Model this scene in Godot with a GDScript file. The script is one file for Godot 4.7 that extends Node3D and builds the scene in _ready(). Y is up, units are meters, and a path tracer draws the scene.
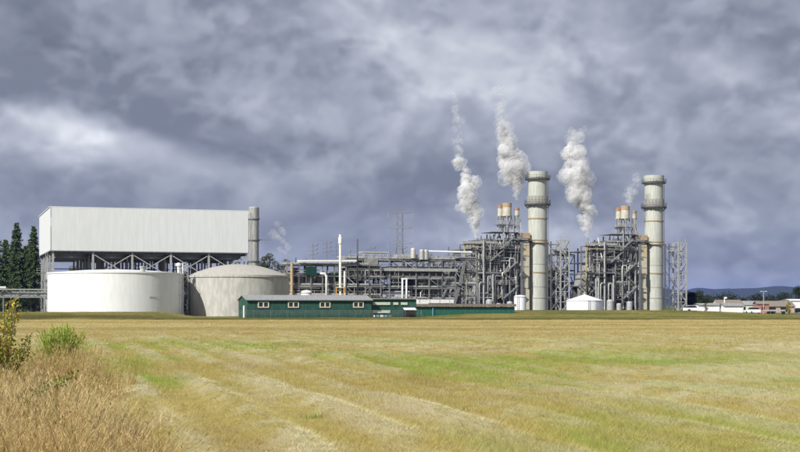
extends Node3D
# A combined-cycle power plant seen over a mown field. Metres, y up, the eye looks towards -z.

const EYE := 2.2          # height of the eye above the field
const FOCAL := 1369.0     # focal length in photograph pixels, horizon on row 305
const PLANT_TURN := 18.5  # the plant's grid is turned by this many degrees

var taken := {}
var rng := RandomNumberGenerator.new()
var unit_box: BoxMesh
var unit_rod: CylinderMesh
var unit_rod_fine: CylinderMesh
var M := {}
var n_wide := FastNoiseLite.new()
var n_mid := FastNoiseLite.new()
var n_fine := FastNoiseLite.new()

# ---------------------------------------------------------------- helpers
func numbered(called: String) -> String:
	if not taken.has(called):
		taken[called] = 0
		return called
	taken[called] += 1
	return "%s_%03d" % [called, taken[called]]

func tag(o: Node, label: String, category: String, group := "", kind := "") -> void:
	o.set_meta("label", label)
	o.set_meta("category", category)
	if group != "":
		o.set_meta("group", group)
	if kind != "":
		o.set_meta("kind", kind)

func thing(called: String, label: String, category: String, at := Vector3.ZERO, turn_deg := 0.0, group := "") -> Node3D:
	var o := Node3D.new()
	o.name = numbered(called)
	add_child(o)
	o.position = at
	o.rotation_degrees.y = turn_deg
	tag(o, label, category, group)
	return o

func put(called: String, mesh: Mesh, m: Material, parent: Node = self) -> MeshInstance3D:
	var o := MeshInstance3D.new()
	o.name = numbered(called) if parent == self else called
	o.mesh = mesh
	o.material_override = m
	parent.add_child(o, true)
	return o

func box(parent: Node, called: String, centre: Vector3, size: Vector3, m: Material, turn := Vector3.ZERO) -> MeshInstance3D:
	var o := put(called, unit_box, m, parent)
	o.transform = Transform3D(Basis.from_euler(turn) * Basis.from_scale(size), centre)
	return o

# a straight member from a to b: square section, or round
func bar(parent: Node, called: String, a: Vector3, b: Vector3, w: float, m: Material, round_ := false, deep := 0.0) -> MeshInstance3D:
	var o := put(called, unit_rod if round_ else unit_box, m, parent)
	var d := b - a
	var l := d.length()
	var y := d / l
	var ref := Vector3.UP if absf(y.y) < 0.95 else Vector3.BACK
	var x := ref.cross(y).normalized()
	var z := x.cross(y)
	o.transform = Transform3D(Basis(x * w, y * l, z * (deep if deep > 0.0 else w)), (a + b) * 0.5)
	return o

func pipe_run(parent: Node, called: String, pts: Array, w: float, m: Material) -> void:
	var st := SurfaceTool.new()
	st.begin(Mesh.PRIMITIVE_TRIANGLES)
	tube(st, pts, w * 0.5, 10)
	st.generate_normals()
	put(called, st.commit(), m, parent)

# sweeps a circle along a polyline with mitred corners
func tube(st: SurfaceTool, pts: Array, r: float, n: int) -> void:
	var rings := []
	for i in pts.size():
		var p: Vector3 = pts[i]
		var d0: Vector3 = (p - pts[i - 1]).normalized() if i > 0 else (pts[1] - p).normalized()
		var d1: Vector3 = (pts[i + 1] - p).normalized() if i < pts.size() - 1 else d0
		var t: Vector3 = (d0 + d1).normalized()
		var k: float = 1.0 / maxf(0.5, t.dot(d0))
		var ref := Vector3(0.31, 0.2, 0.93).normalized()
		var x: Vector3 = ref.cross(t).normalized()
		var y: Vector3 = t.cross(x)
		var bend: Vector3 = (d1 - d0)
		var ring := []
		for j in n:
			var a := TAU * j / n
			var o: Vector3 = x * cos(a) * r + y * sin(a) * r
			if bend.length() > 0.01:
				var bn := bend.normalized()
				o += bn * bn.dot(o) * (k - 1.0)
			ring.append(p + o)
		rings.append(ring)
	for i in rings.size() - 1:
		for j in n:
			var a: Vector3 = rings[i][j]
			var b: Vector3 = rings[i][(j + 1) % n]
			var c: Vector3 = rings[i + 1][(j + 1) % n]
			var d: Vector3 = rings[i + 1][j]
			quad(st, a, b, c, d)
	for e in [0, rings.size() - 1]:
		var c: Vector3 = pts[e]
		for j in n:
			if e == 0:
				tri(st, c, rings[e][(j + 1) % n], rings[e][j])
			else:
				tri(st, c, rings[e][j], rings[e][(j + 1) % n])

func tri(st: SurfaceTool, a: Vector3, b: Vector3, c: Vector3) -> void:
	st.set_smooth_group(0)
	st.add_vertex(a); st.add_vertex(c); st.add_vertex(b)

func quad(st: SurfaceTool, a: Vector3, b: Vector3, c: Vector3, d: Vector3) -> void:
	st.add_vertex(a); st.add_vertex(c); st.add_vertex(b)
	st.add_vertex(a); st.add_vertex(d); st.add_vertex(c)

func face(st: SurfaceTool, a: Vector3, b: Vector3, c: Vector3, d: Vector3) -> void:
	st.set_smooth_group(-1)
	st.add_vertex(a); st.add_vertex(c); st.add_vertex(b)
	st.add_vertex(a); st.add_vertex(d); st.add_vertex(c)

func lump(st: SurfaceTool, c: Vector3, s: Vector3) -> void:   # a box into a SurfaceTool, flat faces
	var h := s * 0.5
	var p := []
	for i in 8:
		p.append(c + Vector3(h.x if i & 1 else -h.x, h.y if i & 2 else -h.y, h.z if i & 4 else -h.z))
	face(st, p[4], p[5], p[7], p[6]); face(st, p[1], p[0], p[2], p[3])
	face(st, p[5], p[1], p[3], p[7]); face(st, p[0], p[4], p[6], p[2])
	face(st, p[6], p[7], p[3], p[2]); face(st, p[0], p[1], p[5], p[4])

# a turned shape: profile of Vector2(radius, height) from the bottom up
func lathe(profile: Array, n := 48, sharp := true) -> ArrayMesh:
	var st := SurfaceTool.new()
	st.begin(Mesh.PRIMITIVE_TRIANGLES)
	for i in profile.size() - 1:
		var a: Vector2 = profile[i]
		var b: Vector2 = profile[i + 1]
		st.set_smooth_group(i + 1 if sharp else 1)
		for j in n:
			var t0 := TAU * j / n
			var t1 := TAU * (j + 1) / n
			var p := Vector3(cos(t0) * a.x, a.y, -sin(t0) * a.x)
			var q := Vector3(cos(t1) * a.x, a.y, -sin(t1) * a.x)
			var r := Vector3(cos(t1) * b.x, b.y, -sin(t1) * b.x)
			var s := Vector3(cos(t0) * b.x, b.y, -sin(t0) * b.x)
			if a.x < 1e-5:
				st.add_vertex(p); st.add_vertex(s); st.add_vertex(r)
			elif b.x < 1e-5:
				st.add_vertex(p); st.add_vertex(s); st.add_vertex(q)
			else:
				quad(st, p, q, r, s)
	st.generate_normals()
	return st.commit()

func lin(r: float, g: float, b: float) -> Color:
	return Color(r, g, b).linear_to_srgb()

func noise_tex(sd: int, freq: float, lo: Color, hi: Color, a := 0.3, b := 0.7, octaves := 5, size := 512) -> NoiseTexture2D:
	var n := FastNoiseLite.new()
	n.seed = sd
	n.noise_type = FastNoiseLite.TYPE_SIMPLEX_SMOOTH
	n.frequency = freq
	n.fractal_octaves = octaves
	var g := Gradient.new()
	g.offsets = PackedFloat32Array([a, b])
	g.colors = PackedColorArray([lo, hi])
	var t := NoiseTexture2D.new()
	t.width = size; t.height = size
	t.seamless = true
	t.noise = n
	t.color_ramp = g
	return t

func paint(lo: Color, hi: Color, rough := 0.6, metal := 0.0, scale := Vector3(0.15, 0.15, 0.15), sd := 1, freq := 0.02) -> StandardMaterial3D:
	var m := StandardMaterial3D.new()
	m.albedo_texture = noise_tex(sd, freq, lo, hi)
	m.uv1_triplanar = true
	m.uv1_world_triplanar = true
	m.uv1_scale = scale
	m.roughness = rough
	m.metallic = metal
	m.metallic_specular = 0.4
	return m

func plain(c: Color, rough := 0.8) -> StandardMaterial3D:
	var m := StandardMaterial3D.new()
	m.albedo_color = c
	m.roughness = rough
	m.metallic_specular = 0.3
	return m

# where a thing stands: offset across the view per depth measured on the photograph, and its depth, give metres
func spot(px: float, depth: float) -> Vector3:
	return Vector3((px - 400.0) / FOCAL * depth, 0.0, -depth)

func high(py: float, depth: float) -> float:
	return EYE + (305.0 - py) / FOCAL * depth

func sm(a: float, b: float, x: float) -> float:
	var t := clampf((x - a) / (b - a), 0.0, 1.0)
	return t * t * (3.0 - 2.0 * t)

# ---------------------------------------------------------------- sky
func sky_color(az: float, el: float) -> Color:
	# degrees. Broken grey cloud with brighter edges; a low bank of blue-grey behind it.
	var a := deg_to_rad(az)
	var e := deg_to_rad(el)
	var dir := Vector3(sin(a) * cos(e), sin(e), -cos(a) * cos(e))
	var q := Vector3(dir.x, dir.y * 1.45, dir.z) * 100.0
	var wx := n_mid.get_noise_3dv(q * 0.55 + Vector3(31, 0, 9)) 
	var wy := n_mid.get_noise_3dv(q * 0.55 + Vector3(-17, 44, 3))
	var w := q + Vector3(wx * 1.6, wy * 1.6, wx * 1.2)
	var big := n_wide.get_noise_3dv(w * 0.62)
	var mid := n_mid.get_noise_3dv(w * 0.9)
	var fine := n_fine.get_noise_3dv(w * 1.5 + Vector3(5, 7, 1))
	var billow := 0.30 - absf(n_mid.get_noise_3dv(w * 1.25 + Vector3(80, 3, 12)))
	var v := 0.612 + big * 0.085 + mid * 0.05 + fine * 0.035 + billow * 0.07 - 0.005
	# the cloud masses in view, in degrees
	var x := az + wx * 2.4 + fine * 0.5
	var y := el + wy * 1.5 + mid * 0.5
	for m in masses:
		var dx: float = (x - m[0]) / m[2]
		var dy: float = (y - m[1] - (x - m[0]) * m[5]) / m[3]
		var k := dx * dx + dy * dy
		if k < 9.0:
			v += m[4] * exp(-k) * (1.0 + mid * 0.9)
	var heap := n_mid.get_noise_3dv(w * 0.75 + Vector3(9, 60, 30)) + fine * 0.35
	v += 0.05 * (sm(-0.15, 0.28, heap) - 0.4) + 0.022 * (sm(-0.1, 0.2, n_mid.get_noise_3dv(w * 1.7 + Vector3(4, 4, 90)) + fine * 0.4) - 0.4)
	v = 0.42 + (v - 0.42) * (1.0 if v > 0.42 else 0.85)
	v = clampf(v, 0.30, 0.92)
	# grey-violet shadowed cloud, bluer when dark, near white when bright
	var warm := clampf((v - 0.40) / 0.42, 0.0, 1.0)
	var c := Color(v * lerpf(0.90, 0.985, warm), v * lerpf(0.962, 1.0, warm), v * lerpf(1.115, 1.04, warm))
	# clearer, bluer air low over the horizon
	var low := exp(-maxf(el, 0.0) / 3.2)
	c = c.lerp(Color(0.545, 0.585, 0.66), 0.5 * low)
	return c

var masses := []

func make_sky() -> ImageTexture:
	var d := 0.0419
	for b in [
		[110, 142, 85, 18, 0.24, 0.10], [60, 128, 40, 10, 0.06, -0.1], [50, 165, 120, 16, 0.10, 0.0], [155, 92, 45, 14, 0.06, -0.1], [270, 105, 55, 16, 0.09, 0.2],
		[385, 35, 90, 50, 0.06, 0.3], [470, 60, 130, 60, 0.06, 0.0], [745, 85, 80, 12, 0.07, 0.35], [690, 195, 70, 20, 0.11, 0.1],
		[520, 240, 110, 12, 0.11, 0.0], [240, 170, 120, 20, 0.05, 0.0], [790, 125, 60, 16, 0.06, 0.0], [640, 60, 90, 30, 0.04, 0.2], [770, 225, 60, 16, 0.05, 0.0],
		[45, 95, 140, 36, -0.12, 0.0], [165, 112, 80, 20, -0.03, 0.0], [215, 130, 90, 28, -0.07, -0.1], [20, 30, 110, 30, -0.05, 0.0], [230, 150, 80, 14, -0.05, 0.0],
		[590, 190, 150, 34, -0.10, 0.0], [400, 190, 90, 30, -0.09, 0.0], [720, 262, 130, 22, -0.07, 0.0], [680, 35, 70, 18, -0.05, 0.1], [60, 205, 90, 18, -0.05, 0.0], [330, 60, 50, 30, -0.04, 0.0]]:
		masses.append([(b[0] - 400.0) * d, (305.0 - b[1]) * d, b[2] * d, b[3] * d, b[4], -b[5]])
	n_wide.seed = 11; n_wide.frequency = 0.035; n_wide.fractal_octaves = 3
	n_mid.seed = 23; n_mid.frequency = 0.11; n_mid.fractal_octaves = 4
	n_fine.seed = 37; n_fine.frequency = 0.30; n_fine.fractal_octaves = 5
	for n in [n_wide, n_mid, n_fine]:
		n.noise_type = FastNoiseLite.TYPE_SIMPLEX_SMOOTH
	var im := Image.create_empty(512, 256, false, Image.FORMAT_RGB8)
	for j in 256:
		var el := 90.0 - (j + 0.5) / 256.0 * 180.0
		for i in 512:
			im.set_pixel(i, j, sky_color(fposmod((i + 0.5) / 512.0 * 360.0 + 180.0, 360.0) - 180.0, el) if el > -1.0 else Color(0.47, 0.46, 0.42))
	im.resize(4096, 2048, Image.INTERPOLATE_CUBIC)
	for j in range(800, 1026):
		var el := 90.0 - (j + 0.5) / 2048.0 * 180.0
		for i in range(-308, 308):
			im.set_pixel(posmod(i, 4096), j, sky_color((i + 0.5) / 4096.0 * 360.0, el))
	return ImageTexture.create_from_image(im)

# ---------------------------------------------------------------- ground
func ground_h(x: float, d: float) -> float:
	var h := 0.0
	if d > 150.0 and d < 420.0:
		h += 0.95 * sm(222.0, 290.0, d) * (1.0 - sm(335.0, 410.0, d)) * sm(1.0, 15.0, x) * (1.0 - sm(58.0, 86.0, x))
		h += 0.95 * sm(197.0, 232.0, d) * (1.0 - sm(238.0, 262.0, d)) * (1.0 - sm(-42.0, -36.0, x))
	if d < 110.0:
		h += 0.24 * ridge(x, d) * (1.0 - sm(60.0, 110.0, d))
	h += n_wide.get_noise_2d(x * 1.1, d * 1.1) * 0.10 * (1.0 - sm(180.0, 230.0, d))
	return h

func row_of(x: float, d: float) -> float:
	return 0.971 * x + 0.238 * d + n_wide.get_noise_2d(x * 0.9 + 300.0, d * 0.9) * 0.25

func ridge(x: float, d: float) -> float:   # windrows of cut hay
	var s := row_of(x, d)
	var k := 0.5 + 0.5 * cos(TAU * s / 1.75)
	return k * k * clampf(0.65 + 0.9 * n_mid.get_noise_2d(x * 0.9, d * 0.5 + 90.0), 0.1, 1.2)

func tall_zone(x: float, d: float) -> float:   # 1 inside the uncut corner on the left
	var edge := -4.1 - (d - 21.0) * 0.235 + n_mid.get_noise_2d(x * 2.0, d * 2.0) * 0.8
	return (1.0 - sm(edge - 0.8, edge + 0.5, x)) * (1.0 - sm(39.0, 44.0, d + n_mid.get_noise_2d(x * 2.0 + 50.0, d) * 3.0))

# colour of the vegetation at a place (linear, as on the plants themselves)
func field_color(x: float, d: float) -> Color:
	var s := row_of(x, d)
	var along := d - 0.245 * x
	var r := ridge(x, d)
	var patch := n_mid.get_noise_2d(s * 1.6, along * 0.28)
	var patch2 := n_mid.get_noise_2d(x * 0.55 + 70.0, d * 0.30)
	var grain := n_fine.get_noise_2d(x * 3.0, d * 2.2)
	var streak1 := n_fine.get_noise_2d(s * 2.6, along * 0.22)
	var straw := Color(0.72, 0.66, 0.42)
	var gold := Color(0.56, 0.475, 0.18)
	var green := Color(0.36, 0.47, 0.09)
	var brown := Color(0.46, 0.33, 0.125)
	var near := 1.0 - sm(60.0, 110.0, d)
	var c := gold.lerp(straw, clampf(0.34 + patch * 0.5 + grain * 1.0 + streak1 * 1.2 + (r - 0.3) * 0.9 * near, 0.0, 1.0))
	var between := clampf(1.0 - r * 1.8, 0.0, 1.0)
	var lush := clampf(patch2 * 2.4 + 0.30 + patch * 0.7 + grain * 0.8 + streak1 * 1.2, 0.0, 1.0)
	var band := sm(22.0, 38.0, d) * (1.0 - sm(70.0, 100.0, d)) * 0.30 + 0.46 * near + 0.55 * sm(40.0, 48.0, d) * (1.0 - sm(60.0, 72.0, d)) * (1.0 - sm(-2.0, 18.0, x)) + 0.18 * near * (1.0 - sm(-2.0, 9.0, x))
	c = c.lerp(green, clampf(lush * band * (0.35 + 0.65 * between), 0.0, 0.85))
	c = c.lerp(brown, clampf((streak1 * 0.9 + grain * 0.5 - patch * 0.4 - 0.10) * 2.2, 0.0, 0.5) * (0.45 + 0.55 * between))
	var far := sm(95.0, 120.0, d)
	var streak := n_mid.get_noise_2d(x * 0.05 + 40.0, d * 0.42)
	c = c.lerp(Color(0.64, 0.54, 0.255).lerp(Color(0.50, 0.40, 0.165), clampf(0.5 + streak * 1.6, 0.0, 1.0)), 0.75 * far)
	# rough grass verge and berms
	var verge := sm(196.0, 208.0, d + n_mid.get_noise_2d(x * 0.5, 3.0) * 8.0)
	var turf := Color(0.22, 0.24, 0.070).lerp(Color(0.40, 0.34, 0.13), clampf(0.5 + n_mid.get_noise_2d(x * 0.35, d * 0.35) * 1.4 + n_fine.get_noise_2d(x * 1.2, d * 1.2) * 0.6, 0.0, 1.0))
	var ditch := verge * (1.0 - sm(214.0, 224.0, d))
	turf = turf.lerp(Color(0.15, 0.125, 0.05), 0.7 * ditch)
	c = c.lerp(turf, verge)
	# gravel yard of the plant
	c = c.lerp(Color(0.20, 0.195, 0.18), sm(300.0, 330.0, d))
	var meadow := sm(420.0, 520.0, d)
	c = c.lerp(Color(0.12, 0.15, 0.05), meadow)
	if d < 48.0:
		c = c.lerp(Color(0.50, 0.41, 0.24), 0.85 * tall_zone(x, d))
	return c

func make_ground() -> void:
	var xs := PackedFloat32Array()
	var ds := PackedFloat32Array()
	var g := 4.0
	var v := 95.0
	var outer := []
	while v < 9000.0:
		outer.append(v)
		v += g
		g *= 1.35
	outer.append(9000.0)
	for i in range(outer.size() - 1, -1, -1):
		xs.append(-outer[i])
	v = -94.5
	while v < 94.9:
		xs.append(v)
		v += 0.7 if absf(v) > 30.0 else 0.4
	for o in outer:
		xs.append(o)
	v = -60.0
	while v < 8.0:
		ds.append(v); v += 4.0
	while v < 70.0:
		ds.append(v); v += 0.35
	while v < 300.0:
		ds.append(v); v += 1.25
	g = 3.0
	while v < 9000.0:
		ds.append(v); v += g; g *= 1.2
	ds.append(12000.0)
	var nx := xs.size()
	var nd := ds.size()
	var verts := PackedVector3Array()
	var cols := PackedColorArray()
	var uvs := PackedVector2Array()
	verts.resize(nx * nd); cols.resize(nx * nd); uvs.resize(nx * nd)
	for j in nd:
		for i in nx:
			var x := xs[i]
			var d := ds[j]
			var k := j * nx + i
			verts[k] = Vector3(x, ground_h(x, d), -d)
			var c := field_color(x, d)
			cols[k] = c * 0.96   # thatch between the blades
			uvs[k] = Vector2(x, d)
	var idx := PackedInt32Array()
	idx.resize((nx - 1) * (nd - 1) * 6)
	var t := 0
	for j in nd - 1:
		for i in nx - 1:
			var a := j * nx + i
			var b := a + 1
			var c := a + nx
			var e := c + 1
			idx[t] = a; idx[t + 1] = c; idx[t + 2] = b
			idx[t + 3] = b; idx[t + 4] = c; idx[t + 5] = e
			t += 6
	var arr := []
	arr.resize(Mesh.ARRAY_MAX)
	arr[Mesh.ARRAY_VERTEX] = verts
	arr[Mesh.ARRAY_COLOR] = cols
	arr[Mesh.ARRAY_TEX_UV] = uvs
	arr[Mesh.ARRAY_INDEX] = idx
	var am := ArrayMesh.new()
	am.add_surface_from_arrays(Mesh.PRIMITIVE_TRIANGLES, arr)
	var st := SurfaceTool.new()
	st.create_from(am, 0)
	st.generate_normals()
	var m := StandardMaterial3D.new()
	m.vertex_color_use_as_albedo = true
	m.albedo_texture = noise_tex(5, 0.05, Color(0.84, 0.82, 0.78), Color(1, 1, 1), 0.25, 0.65)
	m.uv1_scale = Vector3(0.9, 0.9, 1)
	m.roughness = 0.95
	m.metallic_specular = 0.1
	m.heightmap_enabled = true
	m.heightmap_texture = noise_tex(6, 0.06, Color.BLACK, Color.WHITE, 0.2, 0.8)
	m.heightmap_scale = 3.0
	var o := put("ground", st.commit(), m)
	tag(o, "mown golden hay field running back to the power plant", "field", "", "structure")

# ---------------------------------------------------------------- grass
func blade(st: SurfaceTool, p: Vector3, h: float, w: float, lean: Vector3, segs: int, tone := 1.0) -> void:
	var side := Vector3(-lean.z, 0, lean.x)
	side = (side.normalized() if side.length() > 1e-4 else Vector3.RIGHT).rotated(Vector3.UP, rng.randf_range(-1.2, 1.2)) * w * 0.5
	var prev_l := p - side
	var prev_r := p + side
	for i in segs:
		var t := float(i + 1) / segs
		var c := p + Vector3(0, h * t, 0) + lean * t * t
		var k := 1.0 - t
		st.set_color(Color(tone, tone, tone))
		if i == segs - 1:
			for v in [prev_l, c, prev_r]:
				st.add_vertex(v)
		else:
			var l := c - side * (0.35 + 0.65 * k)
			var r := c + side * (0.35 + 0.65 * k)
			for v in [prev_l, l, prev_r, prev_r, l, r]:
				st.add_vertex(v)
			prev_l = l; prev_r = r

func tuft(n: int, spread: float, h0: float, h1: float, w: float, lean: float, segs := 2, heads := false) -> ArrayMesh:
	var st := SurfaceTool.new()
	st.begin(Mesh.PRIMITIVE_TRIANGLES)
	for i in n:
		var a := rng.randf() * TAU
		var r := sqrt(rng.randf()) * spread
		var p := Vector3(cos(a) * r, -0.02, sin(a) * r)
		var h := rng.randf_range(h0, h1)
		var la := a + rng.randf_range(-1.2, 1.2)
		var ll := Vector3(cos(la), 0, sin(la)) * lean * h * rng.randf_range(0.2, 1.0)
		var tone := rng.randf_range(0.8, 1.15)
		blade(st, p, h, w, ll, segs, tone)
		if heads and rng.randf() < 0.45:
			var tip := p + Vector3(0, h * 0.98, 0) + ll * 0.98
			for k in 3:
				blade(st, tip - Vector3(0, 0.03 * k, 0), rng.randf_range(0.05, 0.11), 0.014, Vector3(cos(la + k * 2.1), 0, sin(la + k * 2.1)) * 0.035, 1, 1.15)
	return st.commit()

func scatter(called: String, label: String, mesh: Mesh, m: Material, spots: PackedFloat32Array) -> void:
	var mm := MultiMesh.new()
	mm.transform_format = MultiMesh.TRANSFORM_3D
	mm.use_colors = true
	mm.mesh = mesh
	mm.instance_count = spots.size() / 16
	mm.buffer = spots
	var o := MultiMeshInstance3D.new()
	o.name = numbered(called)
	o.multimesh = mm
	o.material_override = m
	add_child(o)
	tag(o, label, "grass", "", "stuff")

func put_spot(b: PackedFloat32Array, p: Vector3, s: float, sy: float, c: Color) -> void:
	var a := rng.randf() * TAU
	b.append_array(PackedFloat32Array([cos(a) * s, 0.0, sin(a) * s, p.x, 0.0, sy, 0.0, p.y, -sin(a) * s, 0.0, cos(a) * s, p.z, c.r, c.g, c.b, 1.0]))

func make_grass() -> void:
	rng.seed = 77
	var m := StandardMaterial3D.new()
	m.vertex_color_use_as_albedo = true
	m.roughness = 0.85
	m.metallic_specular = 0.15
	m.backlight_enabled = true
	m.backlight = Color(1, 1, 1)
	# stubble and cut grass: near, middle, far
	var zones := [[13.0, 30.0, 130.0, 0.07, 0.02, 0.075, 0.007, 10, "near the road"], [30.0, 62.0, 40.0, 0.14, 0.025, 0.08, 0.011, 13, "in the middle of the field"], [62.0, 135.0, 6.0, 0.32, 0.03, 0.09, 0.024, 16, "far out in the field"], [135.0, 330.0, 1.6, 0.6, 0.04, 0.10, 0.05, 18, "along the berms before the plant"]]
	for z in zones:
		var mesh := tuft(z[7], z[3], z[4], z[5], z[6], 1.9)
		var b := PackedFloat32Array()
		var d: float = z[0]
		while d < z[1]:
			var half := d * 0.335 + 3.5
			var n := int(2.0 * half * 0.5 * z[2])
			for i in n:
				var x := rng.randf_range(-half, half)
				var dd := d + rng.randf() * 0.5
				var c := field_color(x, dd)
				var r := ridge(x, dd) if dd < 110.0 else 0.3
				if dd > 296.0 and rng.randf() < sm(296.0, 325.0, dd):
					continue
				var t := rng.randf_range(0.78, 1.22)
				c = Color(c.r * t, c.g * t * rng.randf_range(0.96, 1.04), c.b * t)
				var s := rng.randf_range(0.7, 1.35)
				put_spot(b, Vector3(x, ground_h(x, dd), -dd), s, s * (1.45 - 0.8 * clampf(r * 1.5, 0.0, 1.0)) * (0.7 + 0.9 * clampf(0.5 + n_mid.get_noise_2d(x * 1.3 + 500.0, dd * 0.8), 0.0, 1.0)), c)
			d += 0.5
		scatter("cut_grass", "short cut grass " + z[8], mesh, m, b)
	# tall dry grass of the uncut corner
	var shapes := [tuft(20, 0.22, 0.55, 1.25, 0.010, 0.35, 3, true), tuft(20, 0.26, 0.35, 0.95, 0.012, 0.65, 3, true), tuft(34, 0.22, 0.25, 0.6, 0.008, 1.0, 3)]
	var say := ["tall pale dry grass with seed heads in the uncut corner", "leaning tan dry grass in the uncut corner", "low matted russet grass in the uncut corner"]
	for k in 3:
		var b := PackedFloat32Array()
		for i in [2600, 2600, 3600][k]:
			var d := rng.randf_range(15.0, 45.0)
			var x := rng.randf_range(-d * 0.335 - 3.0, 0.5)
			var zone := tall_zone(x, d)
			if rng.randf() > zone:
				continue
			var hue := n_mid.get_noise_2d(x * 1.8, d * 1.2 + k * 40.0)
			var c := Color(0.71, 0.58, 0.32).lerp(Color(0.58, 0.42, 0.165), clampf(0.45 + hue * 1.6, 0.0, 1.0))
			var dice := rng.randf()
			if dice < 0.10:
				c = Color(0.27, 0.29, 0.08)
			elif dice < 0.24:
				c = Color(0.30, 0.19, 0.085)
			c = c * rng.randf_range(0.8, 1.2)
			var s := rng.randf_range(0.7, 1.1) * (0.75 + 0.45 * n_mid.get_noise_2d(x * 1.1 + 9.0, d))
			put_spot(b, Vector3(x, ground_h(x, d), -d), 0.9 + s * 0.3, s * (0.55 + 0.45 * zone), c)
		scatter("tall_grass", say[k], shapes[k], m, b)

# ---------------------------------------------------------------- plants
func leaf_mat(c: Color, through := 0.5) -> StandardMaterial3D:
	var m := StandardMaterial3D.new()
	m.vertex_color_use_as_albedo = true
	m.albedo_color = c
	m.roughness = 0.7
	m.metallic_specular = 0.25
	m.backlight_enabled = true
	m.backlight = Color(through, through, through)
	return m

func leaf(st: SurfaceTool, p: Vector3, dir: Vector3, l: float, w: float, c: Color) -> void:
	var side := dir.cross(Vector3(rng.randf_range(-1, 1), rng.randf_range(-1, 1), rng.randf_range(-1, 1))).normalized()
	var up := side.cross(dir).normalized()
	var mid := p + dir * l * 0.5 + up * l * 0.08
	var tip := p + dir * l
	st.set_color(c)
	for v in [p, mid + side * w * 0.5, tip, p, tip, mid - side * w * 0.5]:
		st.add_vertex(v)

func rand_dir() -> Vector3:
	var z := rng.randf_range(-1, 1)
	var a := rng.randf() * TAU
	var r := sqrt(1.0 - z * z)
	return Vector3(cos(a) * r, z, sin(a) * r)

func conifer(at: Vector3, h: float, r: float, label: String, sd: int, group: String, tone := 1.0) -> void:
	rng.seed = sd
	var t := thing("conifer_tree", label, "tree", at, 0.0, group)
	put("trunk", lathe([Vector2(h * 0.016, 0), Vector2(h * 0.011, h * 0.5), Vector2(0.03, h * 0.98)], 9), M.bark, t)
	var st := SurfaceTool.new()
	st.begin(Mesh.PRIMITIVE_TRIANGLES)
	var y := h * 0.08
	while y < h:
		var f := (y - h * 0.08) / (h * 0.92)
		var reach := r * pow(1.0 - f, 0.8) * (0.75 + 0.45 * rng.randf()) + 0.15
		for k in rng.randi_range(5, 7):
			var a := rng.randf() * TAU
			var out := Vector3(cos(a), 0, sin(a))
			var len := reach * rng.randf_range(0.55, 1.12)
			var n := int(len / 0.32) + 2
			for i in n:
				var u := (i + rng.randf()) / n
				var p := Vector3(0, y + rng.randf_range(-0.25, 0.25), 0) + out * len * u + Vector3(0, len * (0.16 * u - 0.42 * u * u), 0)
				var shade := rng.randf_range(0.65, 1.25) * tone
				for q in 3:
					var d := (out * rng.randf_range(0.1, 1.0) + out.cross(Vector3.UP) * rng.randf_range(-1.0, 1.0) + Vector3(0, rng.randf_range(-0.75, 0.15), 0)).normalized()
					leaf(st, p, d, rng.randf_range(0.5, 1.0), 0.34, Color(0.085, 0.125, 0.050) * shade)
		y += h / 62.0
	put("crown", st.commit(), M.needles, t)

func broadleaf(called: String, at: Vector3, h: float, r: float, label: String, sd: int, group: String, c: Color, n := 2200, leaf_size := 0.55, low := 0.25) -> void:
	rng.seed = sd
	var t := thing(called, label, "tree", at, 0.0, group)
	var st := SurfaceTool.new()
	st.begin(Mesh.PRIMITIVE_TRIANGLES)
	tube(st, [Vector3(0, -0.2, 0), Vector3(0.1, h * 0.3, 0.05), Vector3(-0.1, h * 0.75, 0)], h * 0.018, 8)
	var lobes := []
	for i in 16:
		var f := rng.randf_range(low, 0.93)
		var a := rng.randf() * TAU
		var w := r * sin(PI * clampf((f - low * 0.6) / (1.05 - low * 0.6), 0.08, 1.0)) * rng.randf_range(0.25, 0.8)
		var p := Vector3(cos(a) * w, h * f, sin(a) * w)
		lobes.append([p, r * rng.randf_range(0.28, 0.5)])
		tube(st, [Vector3(0, h * maxf(f - 0.3, 0.1), 0), p], h * 0.006, 5)
	st.generate_normals()
	put("trunk", st.commit(), M.bark, t)
	st = SurfaceTool.new()
	st.begin(Mesh.PRIMITIVE_TRIANGLES)
	for i in n:
		var lb = lobes[rng.randi() % lobes.size()]
		var d := rand_dir()
		var p: Vector3 = lb[0] + d * lb[1] * pow(rng.randf(), 0.4) * Vector3(1, 0.8, 1)
		leaf(st, p, (d + rand_dir() * 0.8).normalized(), leaf_size * rng.randf_range(0.6, 1.3), leaf_size * 0.62, c * rng.randf_range(0.65, 1.35))
	put("crown", st.commit(), M.leaves, t)

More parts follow.
